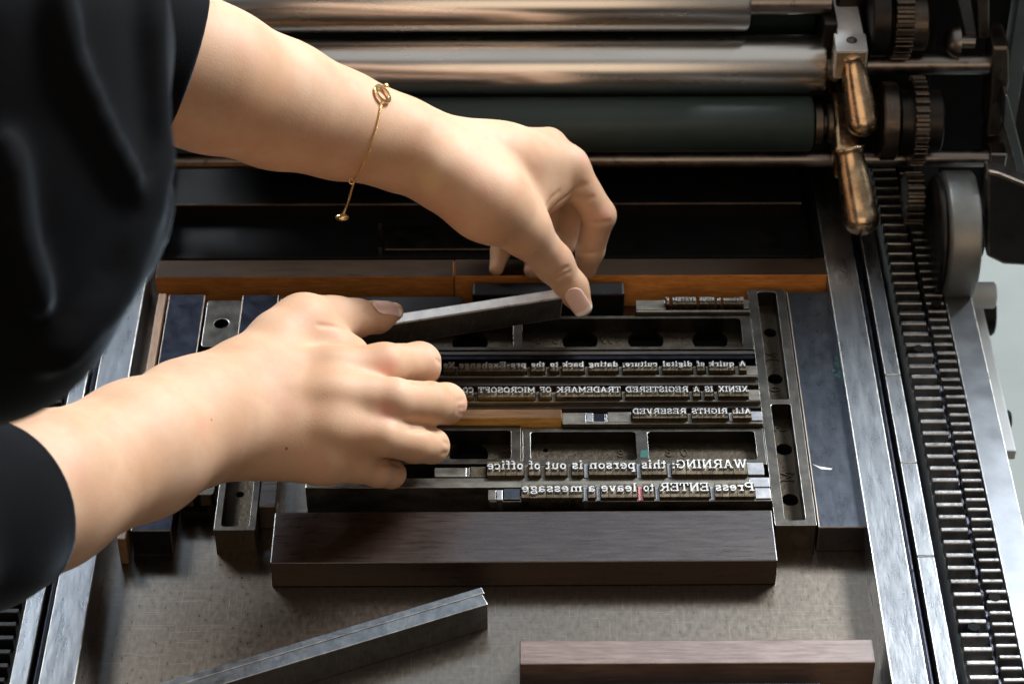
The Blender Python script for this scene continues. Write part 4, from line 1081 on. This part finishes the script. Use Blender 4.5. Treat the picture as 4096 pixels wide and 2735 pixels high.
LA += chain([(700, 760, 82, 58), (800, 812, 74, 46)], 12)
LA += chain([(880, 836, 80, 49), (962, 833, 64, 47), (966, 842, 50, 42), (930, 850, 34, 34)], 4)
LA += chain([(902, 917, 80, 50), (985, 925, 66, 50), (1022, 925, 55, 47), (1010, 932, 42, 40), (975, 930, 34, 34)], 2.2)
LA += chain([(878, 1002, 70, 45), (950, 1018, 58, 43), (990, 1022, 47, 40), (970, 1020, 34, 34)], 2.2)
LA += chain([(815, 1062, 56, 44), (865, 1080, 48, 36), (897, 1086, 40, 33), (870, 1080, 32, 28)], 2.2)
LA += chain([(690, 742, 84, 58), (765, 735, 76, 50), (815, 730, 70, 43)], 8) + chain([(815, 730, 70, 41), (866, 727, 64, 34), (904, 715, 62, 22)], 5)
CR = crease([(1005, 884, 66), (945, 886, 78), (925, 884, 86)], 1.6, 1.5) + crease([(1010, 980, 60), (950, 981, 70), (925, 978, 80)], 1.5, 1.5) + crease([(930, 1058, 54), (880, 1055, 62)], 1.5, 1.5)
CR += surf_creases(LA, [('hb', [(1100, 215), (1125, 250), (1140, 290)], .4), ('hb', [(1080, 225), (1105, 265)], .3), ('hb', [(1690, 835), (1755, 820)], .35), ('hb', [(1700, 875), (1760, 880)], .4), ('hb', [(1695, 905), (1750, 925)], .3),
    ('hb', [(1560, 560), (1602, 590)], .3), ('hb', [(1605, 1100), (1650, 1120)], .35), ('hb', [(1590, 1180), (1640, 1170)], .3), ('hb', [(780, 330), (900, 340), (1010, 375)], .7), ('hb', [(1370, 1015), (1480, 1018), (1590, 1010)], .8),
    ('hb', [(1400, 722), (1480, 725), (1540, 700)], .8), ('hb', [(1170, 1252), (1260, 1240), (1340, 1262)], .7)])
V_, F_ = sdf_mesh(LA, 1.0, carve=CR, pad=2)
bodyV.append(V_); bodyF.append(F_ + nb); nb += len(V_)
# --- upper arms and trunk inside the shirt
TB = chain([(-260, 1255, 178, 170), (-500, 900, 300, 200), (-620, 500, 420, 300)], 30) + chain([(180, 60, 235, 160), (-250, -150, 330, 200), (-620, 100, 420, 300)], 30)
V_, F_ = sdf_mesh(TB, 9.0)
bodyV.append(V_); bodyF.append(F_ + nb)
BV = np.concatenate(bodyV); BF = np.concatenate(bodyF)
bvh = BVHTree.FromPolygons([tuple(p) for p in BV], [tuple(int(i) for i in f) for f in BF])
def hit(reg, x, y):
    cx_, cy_ = (890, 740) if reg == 'z' and x < 1000 else (x, y)
    for k in range(12):
        d = ray(reg, x + (cx_ - x) * k * .02, y + (cy_ - y) * k * .02).normalized()
        loc, nor, i, dist = bvh.ray_cast(CAM, d)
        if loc is not None: break
    if loc is None: return None, None
    if nor.dot(d) > 0: nor = -nor
    return loc, nor

def skin_material(moles, o0):
    mt, t, b = newmat('skin')
    mp = mapping(t, (1, 1, 1))
    n1 = noise(t, mp, 26, 4); n2 = noise(t, mp, 420, 3, .6); n3 = noise(t, mp, 70, 3)
    cc = ramp(t, n1.outputs[0], [(0.35, (0.49, 0.285, 0.165)), (0.65, (0.56, 0.355, 0.23))]).outputs[0]
    cc = mixc(t, ramp(t, n3.outputs[0], [(0.50, g3(0)), (0.72, g3(0.3))]).outputs[0], cc, (0.56, 0.24, 0.16))
    geo = t.nodes.new('ShaderNodeTexCoord')
    for p, r_, cl, st in moles:
        vd = t.nodes.new('ShaderNodeVectorMath'); vd.operation = 'DISTANCE'
        vd.inputs[1].default_value = tuple((p - o0) * S)
        t.links.new(geo.outputs['Object'], vd.inputs[0])
        mr = t.nodes.new('ShaderNodeMapRange'); mr.interpolation_type = 'SMOOTHSTEP'
        mr.inputs[1].default_value = r_ * S * (.5 if r_ < 3 else .1); mr.inputs[2].default_value = r_ * S; mr.inputs[3].default_value = st; mr.inputs[4].default_value = 0
        t.links.new(vd.outputs['Value'], mr.inputs[0])
        cc = mixc(t, mr.outputs[0], cc, cl)
    t.links.new(cc, b.inputs['Base Color'])
    b.inputs['Roughness'].default_value = .6
    b.inputs['Specular IOR Level'].default_value = .34
    b.inputs['Subsurface Weight'].default_value = .25
    b.inputs['Subsurface Radius'].default_value = (1.0, .35, .18)
    b.inputs['Subsurface Scale'].default_value = .006
    vo = t.nodes.new('ShaderNodeTexVoronoi'); vo.inputs['Scale'].default_value = 900
    t.links.new(mp.outputs[0], vo.inputs['Vector'])
    ad = t.nodes.new('ShaderNodeMath'); ad.operation = 'ADD'
    t.links.new(n2.outputs[0], ad.inputs[0]); t.links.new(vo.outputs['Distance'], ad.inputs[1])
    bp = t.nodes.new('ShaderNodeBump'); bp.inputs['Strength'].default_value = .14; bp.inputs['Distance'].default_value = .00025
    t.links.new(ad.outputs[0], bp.inputs['Height']); t.links.new(bp.outputs[0], b.inputs['Normal'])
    return mt
per = thing('person', 'person in a black shirt leaning over the press with both bare forearms reaching in', 'person', P('z', -350, 700, 0))
o0 = per.location / S
moles = []
for reg, x, y, r_, cl, st in (('z', 485, 962, .9, (.22, .09, .05), .8), ('z', 657, 1028, 1.0, (.20, .07, .04), .9), ('hb', 840, 465, .7, (.35, .17, .10), .6),
                              ('hb', 1230, 600, 10, (.66, .27, .19), .55), ('hb', 1230, 890, 9, (.70, .28, .22), .5), ('hb', 1060, 1100, 8, (.50, .28, .2), .5), ('z', 985, 415, 11, (.66, .46, .20), .45),
                              ('z', 1340, 360, 9, (.72, .36, .27), .5), ('z', 1385, 490, 8, (.70, .34, .25), .4), ('hb', 1740, 870, 6, (.72, .36, .26), .5)):
    p, _ = hit(reg, x, y)
    if p: moles.append((p, r_, cl, st))
skin = skin_material(moles, o0)
def npmesh(name, V_, F_, mat, parent, sub=0):
    me = bpy.data.meshes.new(name)
    vv = (V_ - np.array(tuple(rootof(parent).location / S))) * S
    me.vertices.add(len(vv)); me.vertices.foreach_set('co', vv.astype(np.float32).ravel())
    me.loops.add(len(F_) * 4); me.loops.foreach_set('vertex_index', F_.ravel().astype(np.int32))
    me.polygons.add(len(F_)); me.polygons.foreach_set('loop_start', np.arange(0, len(F_) * 4, 4, dtype=np.int32))
    me.polygons.foreach_set('loop_total', np.full(len(F_), 4, dtype=np.int32))
    me.update(calc_edges=True); me.validate()
    bm = bmesh.new(); bm.from_mesh(me); bmesh.ops.recalc_face_normals(bm, faces=bm.faces); bm.to_mesh(me); bm.free()
    me.polygons.foreach_set('use_smooth', [True] * len(me.polygons))
    me.materials.append(mat)
    o = bpy.data.objects.new(name, me); col.objects.link(o); o.parent = parent
    return o
npmesh('body', BV, BF, skin, per)
# nails
def nailmat():
    mt, t, b = newmat('nail')
    b.inputs['Base Color'].default_value = (.80, .52, .44, 1); b.inputs['Roughness'].default_value = .22
    b.inputs['Subsurface Weight'].default_value = .2; b.inputs['Subsurface Scale'].default_value = .003
    return mt
NM = nailmat()
TIP = metal('nail_tip', (.80, .72, .64), (.84, .76, .68), .25, .3, 50, metallic=0)
def nail(reg, pa, pb, width, lift=.35, over=2.5, curve=.30, lab=None):
    """nail from cuticle pa to tip pb (photo points), wrapped on the finger below it"""
    A, nA = hit(reg, *pa); Bp, nB = hit(reg, *pb)
    nrm = (nA + nB).normalized(); d = (Bp - A); d = (d - nrm * d.dot(nrm)); L = d.length; d.normalize()
    sd = d.cross(nrm).normalized()
    vs = []; nu, nv = 12, 9
    for i in range(nu + 1):
        t = i / nu
        al = t * (L + over)
        wv = width / 2 * (min(1, math.sqrt(max(0.02, 1 - (1 - min(1, t * 3.2)) ** 2))) * (1 - .12 * max(0, t - .75) * 4 * .4) if t < .97 else .86)
        base = A + d * al
        for j in range(nv):
            s_ = -1 + 2 * j / (nv - 1)
            endr = -over * .35 * s_ * s_ if i == nu else 0
            p = base + sd * s_ * wv + d * endr
            loc, nn, _, dist = bvh.ray_cast(p + nrm * 9, -nrm)
            hgt = (loc - A).dot(nrm) if loc is not None else -9
            want = -curve * (s_ * wv) ** 2 / (width * .5)
            z_ = (want if t > .8 else max(min(hgt, want + 1.2), want)) + lift
            vs.append(p - nrm * (p - A).dot(nrm) + nrm * z_)
    fs = [(i * nv + j, i * nv + j + 1, (i + 1) * nv + j + 1, (i + 1) * nv + j) for i in range(nu) for j in range(nv - 1)]
    o = mesh('fingernail', (vs, fs), [NM, TIP], per, smooth='all', label=lab)
    for f_ in o.data.polygons:
        if f_.index >= (nu - 2) * (nv - 1): f_.material_index = 1
    so = o.modifiers.new('solid', 'SOLIDIFY'); so.thickness = .0005; so.offset = 1
    su = o.modifiers.new('sub', 'SUBSURF'); su.levels = 1; su.render_levels = 1
nail('z', (1305, 662), (1338, 712), 10.5, lab='thumb nail of the upper hand')
nail('z', (856, 703), (914, 707), 9.0, over=2.5, lab='thumb nail of the lower hand')

# --- shirt
def fabric():
    mt, t, b = newmat('black_cotton')
    mp = mapping(t, (1, 1, 1)); n1 = noise(t, mp, 900, 3); n2 = noise(t, mp, 20, 3)
    cc = ramp(t, n2.outputs[0], [(0.3, (0.0018, 0.0019, 0.0023)), (0.7, (0.003, 0.0032, 0.004))]).outputs[0]
    t.links.new(cc, b.inputs['Base Color']); b.inputs['Roughness'].default_value = .85
    b.inputs['Specular IOR Level'].default_value = .08
    b.inputs['Sheen Weight'].default_value = .17; b.inputs['Sheen Roughness'].default_value = .32; b.inputs['Sheen Tint'].default_value = (.7, .85, 1, 1)
    bp = t.nodes.new('ShaderNodeBump'); bp.inputs['Strength'].default_value = .35; bp.inputs['Distance'].default_value = .0006
    t.links.new(n1.outputs[0], bp.inputs['Height']); t.links.new(bp.outputs[0], b.inputs['Normal'])
    return mt
FAB = fabric()
HT = 390
SH = chain([(-210, -420, HT + 30, 515), (-168, 60, HT + 15, 506), (-130, 260, HT, 468), (-60, 460, HT - 20, 350), (-100, 560, HT - 30, 335)], 30)
SH += chain([(-60, 690, HT - 40, 262), (-250, 740, HT - 60, 250)], 30)
SH += chain([(-420, 900, 190, 260), (-200, 830, 170, 200), (-75, 900, 165, 90)], 40)
def ridge(pts, r, k=14): return chain([(x, y, h, r_) for (x, y, h), r_ in zip(pts, r)], k)
def onshirt(x, y, dh=0): return (x, y, dh)
# folds: ridges that stand out of the trunk
RG = [([(462, -60), (466, 200), (456, 300), (440, 450), (398, 600), (350, 700), (250, 850)], 13),
      ([(385, -60), (392, 100), (408, 400), (385, 540), (300, 750), (200, 880), (120, 950)], 15),
      ([(18, 380), (45, 620), (110, 830)], 14), ([(150, -60), (190, 160), (270, 340), (370, 520)], 10)]
V0, F0 = sdf_mesh(SH, 7.0)
bv0 = BVHTree.FromPolygons([tuple(p) for p in V0], [tuple(int(i) for i in f) for f in F0])
for pts, rz in RG:
    q = []
    for i in range(len(pts) - 1):
        for k in range(6):
            a, b = pts[i], pts[i + 1]
            q.append((a[0] + (b[0] - a[0]) * k / 6, a[1] + (b[1] - a[1]) * k / 6))
    c3 = []
    for x, y in q:
        fx, fy = x * 900 / 588, y * 2400 / 1568
        xz, yz = fx / ZS, fy / ZS
        d = ray('z', xz, yz).normalized()
        loc, nn, _, _ = bv0.ray_cast(CAM, d)
        if loc is None: loc = None
        if loc is not None: c3.append(loc - d * 3.5)
    for a, b in zip(c3[:-1], c3[1:]):
        if (a - b).length < 60: SH.append((tuple(a), rz * .36, tuple(b), rz * .36, 5))
V1, F1 = sdf_mesh(SH, 3.2)
# sleeves follow the arms a few millimetres off the skin and are cut square at the cuff
def sleeve(pts, ease, cut, tilt, seed):
    pr = []
    q = [PR('z', *p) for p in pts]
    for (a, ra), (b, rb2) in zip(q[:-1], q[1:]): pr.append((tuple(a), ra + ease, tuple(b), rb2 + ease, 14))
    c0 = P('z', *cut); ax_ = (q[-1][0] - q[-2][0]).normalized()
    nn = (ax_ + Vector(tilt)).normalized()
    # soft folds lying across the sleeve
    rr = random.Random(seed); sd = ax_.cross(fw).normalized()
    for i in range(7):
        t = rr.uniform(.05, .9); cc_ = q[-2][0].lerp(c0, t) ; ro = (q[-2][1] + ease) * 1.0
        a1 = rr.uniform(-1.0, .6); a2 = a1 + rr.uniform(.5, 1.0); last = None
        for k in range(6):
            an = a1 + (a2 - a1) * k / 5
            p = cc_ + ax_ * (k * 1.6 * rr.uniform(.8, 1.2)) + (sd * math.sin(an) - fw * math.cos(an)) * (ro - 1.6)
            if last is not None: pr.append((tuple(last), 2.6, tuple(p), 2.6, 5))
            last = p
    return sdf_mesh(pr, 1.25, planes=[(tuple(c0), tuple(nn))])
V2, F2 = sleeve([(-400, 1300, 190, 185), (-260, 1255, 178, 185), (-60, 1190, 152, 180), (90, 1130, 132, 172), (320, 1030, 104, 150)], 4.0, (8, 1164, 140), (0.0, -.02, .02), 3)
V3, F3 = sleeve([(180, 60, 235, 178), (330, 120, 218, 172), (485, 182, 198, 158), (640, 240, 172, 138)], 2.6, (418, 152, 206), tuple(-fw * .42), 4)
V4, F4 = sdf_mesh([(a, ra + 6, b, rb2 + 6, k) for a, ra, b, rb2, k in TB], 6.0)
V2 = np.concatenate([V2, V4]); F2 = np.concatenate([F2, F4 + len(V2) - len(V4)])
SV = np.concatenate([V1, V2, V3]); SF = np.concatenate([F1, F2 + len(V1), F3 + len(V1) + len(V2)])
npmesh('shirt', SV, SF, FAB, per)

# ------------------------------------------------------------------ held slug
a = P('ha', 300, 1402, 51); b = P('ha', 1340, 1240, 46)
d = (b - a).normalized(); a = a - d * 42
n_ = Vector((-d.y, d.x, 0)).normalized(); n_ = Matrix.Rotation(math.radians(6), 3, d) @ n_; zz = d.cross(n_)
if zz.z < 0: zz = -zz
wd, hg = 7.6, 16.5
vs = []
for z_ in (-hg, 0):
    for q in (a, b, b + n_ * wd, a + n_ * wd): vs.append(q + zz * z_)
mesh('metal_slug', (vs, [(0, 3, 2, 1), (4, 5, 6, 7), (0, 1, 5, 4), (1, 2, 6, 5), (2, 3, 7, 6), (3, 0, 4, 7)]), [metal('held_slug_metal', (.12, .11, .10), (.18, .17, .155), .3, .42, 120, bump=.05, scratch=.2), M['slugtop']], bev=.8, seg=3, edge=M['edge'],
     label='metal slug held in the air between the two hands', cat='metal slug').data.polygons[1].material_index = 1  # only the top face carries the painted glare

# ------------------------------------------------------------------ bracelet
def smooth_path(pts, n=8):
    out = []
    for i in range(len(pts) - 1):
        p0, p1, p2, p3 = pts[max(0, i - 1)], pts[i], pts[i + 1], pts[min(len(pts) - 1, i + 2)]
        for k in range(n):
            t = k / n
            out.append(tuple(.5 * ((2 * p1[j]) + (-p0[j] + p2[j]) * t + (2 * p0[j] - 5 * p1[j] + 4 * p2[j] - p3[j]) * t * t + (-p0[j] + 3 * p1[j] - 3 * p2[j] + p3[j]) * t ** 3) for j in range(len(p1))))
    out.append(tuple(pts[-1])); return out
pc, nc = hit('hc', 1448, 600)
br = thing('bracelet', 'thin gold chain bracelet with a ring charm hanging on the bare upper wrist', 'bracelet', pc)
path = []
for x, y in smooth_path([(1445, 632), (1430, 740), (1400, 860), (1360, 970), (1305, 1085), (1287, 1120)], 10):
    p, nn = hit('hc', x, y)
    if p: path.append(p + nn * .8)
last = path[-1]
dh = last.z
for x, y in smooth_path([(1282, 1135), (1265, 1190), (1245, 1260), (1228, 1310)], 8):
    dh -= 1.0
    path.append(P('hc', x, y, dh))
endp = path[-1]
# resample at link pitch
seg_ = [Vector(path[0])]; acc = 0
step = 1.25
cur = Vector(path[0]); i = 1
while i < len(path):
    dd = (Vector(path[i]) - cur)
    if dd.length < step: i += 1; continue
    cur = cur + dd.normalized() * step; seg_.append(cur.copy())
g = Geo()
for i in range(len(seg_) - 1):
    c_ = (seg_[i] + seg_[i + 1]) / 2; t_ = (seg_[i + 1] - seg_[i]).normalized()
    u = t_.orthogonal().normalized(); u = Matrix.Rotation(math.radians(90 * (i % 2) + 35), 3, t_) @ u
    g.tube([c_ + t_ * .98 * math.cos(an) + u * .55 * math.sin(an) for an in np.linspace(0, 2 * math.pi, 11)[:-1]], .18, 5, True)
mesh('chain', g.g, M['gold'], br, smooth='all')
u = nc.orthogonal().normalized(); w_ = nc.cross(u)
g = Geo(); R1 = 4.7
cc_ = pc + nc * 1.0
sect = [(R1 - 1.0, 0), (R1 + 1.0, 0), (R1 + 1.0, .9), (R1 - 1.0, .9)]
vs = []; N = 48
for k in range(N):
    an = 2 * math.pi * k / N
    dr = u * math.cos(an) + w_ * math.sin(an)
    for r_, z_ in sect: vs.append(cc_ + dr * r_ + nc * z_)
fs = [(4 * k + j, 4 * k + (j + 1) % 4, 4 * ((k + 1) % N) + (j + 1) % 4, 4 * ((k + 1) % N) + j) for k in range(N) for j in range(4)]
mesh('ring_charm', (vs, fs), M['gold'], br, bev=.2, smooth=True)
p, nn = hit('hc', 1450, 556)
if p is None: p, nn = pc, nc
p = p + nn * 1.6
g = Geo()
for q in ((-1.9, 0, 1.5), (1.9, .6, 1.5), (0, -.4, 1.1)):
    c2_ = p + rt * q[0] + up * q[1]
    g.lathe(c2_ - nn * 1, c2_ + nn, [(0, q[2] * .6), (.6, q[2]), (1.4, q[2]), (1.9, q[2] * .5)], 14)
mesh('charm_bead', g.g, M['gold'], br, smooth=True)
p_ = P('hc', 1265, 1137, last.z)
g = Geo().tube([p_ + rt * 1.4 * math.cos(an) + up * 1.4 * math.sin(an) for an in np.linspace(0, 2 * math.pi, 15)[:-1]], .32, 6, True)
mesh('clasp', g.g, M['gold'], br, smooth='all')
tp = P('hc', 1205, 1365, dh - 4)
mesh('pendant', Geo().lathe(endp, tp, [(0, .5), ((tp - endp).length * .5, .9), ((tp - endp).length * .8, 1.3)], 12).lathe(tp - rt * 3.6, tp + rt * 3.6, [(0, .5), (1.2, 1.6), (3.6, 2.1), (6, 1.6), (7.2, .5)], 14).g, M['gold'], br, smooth=True)
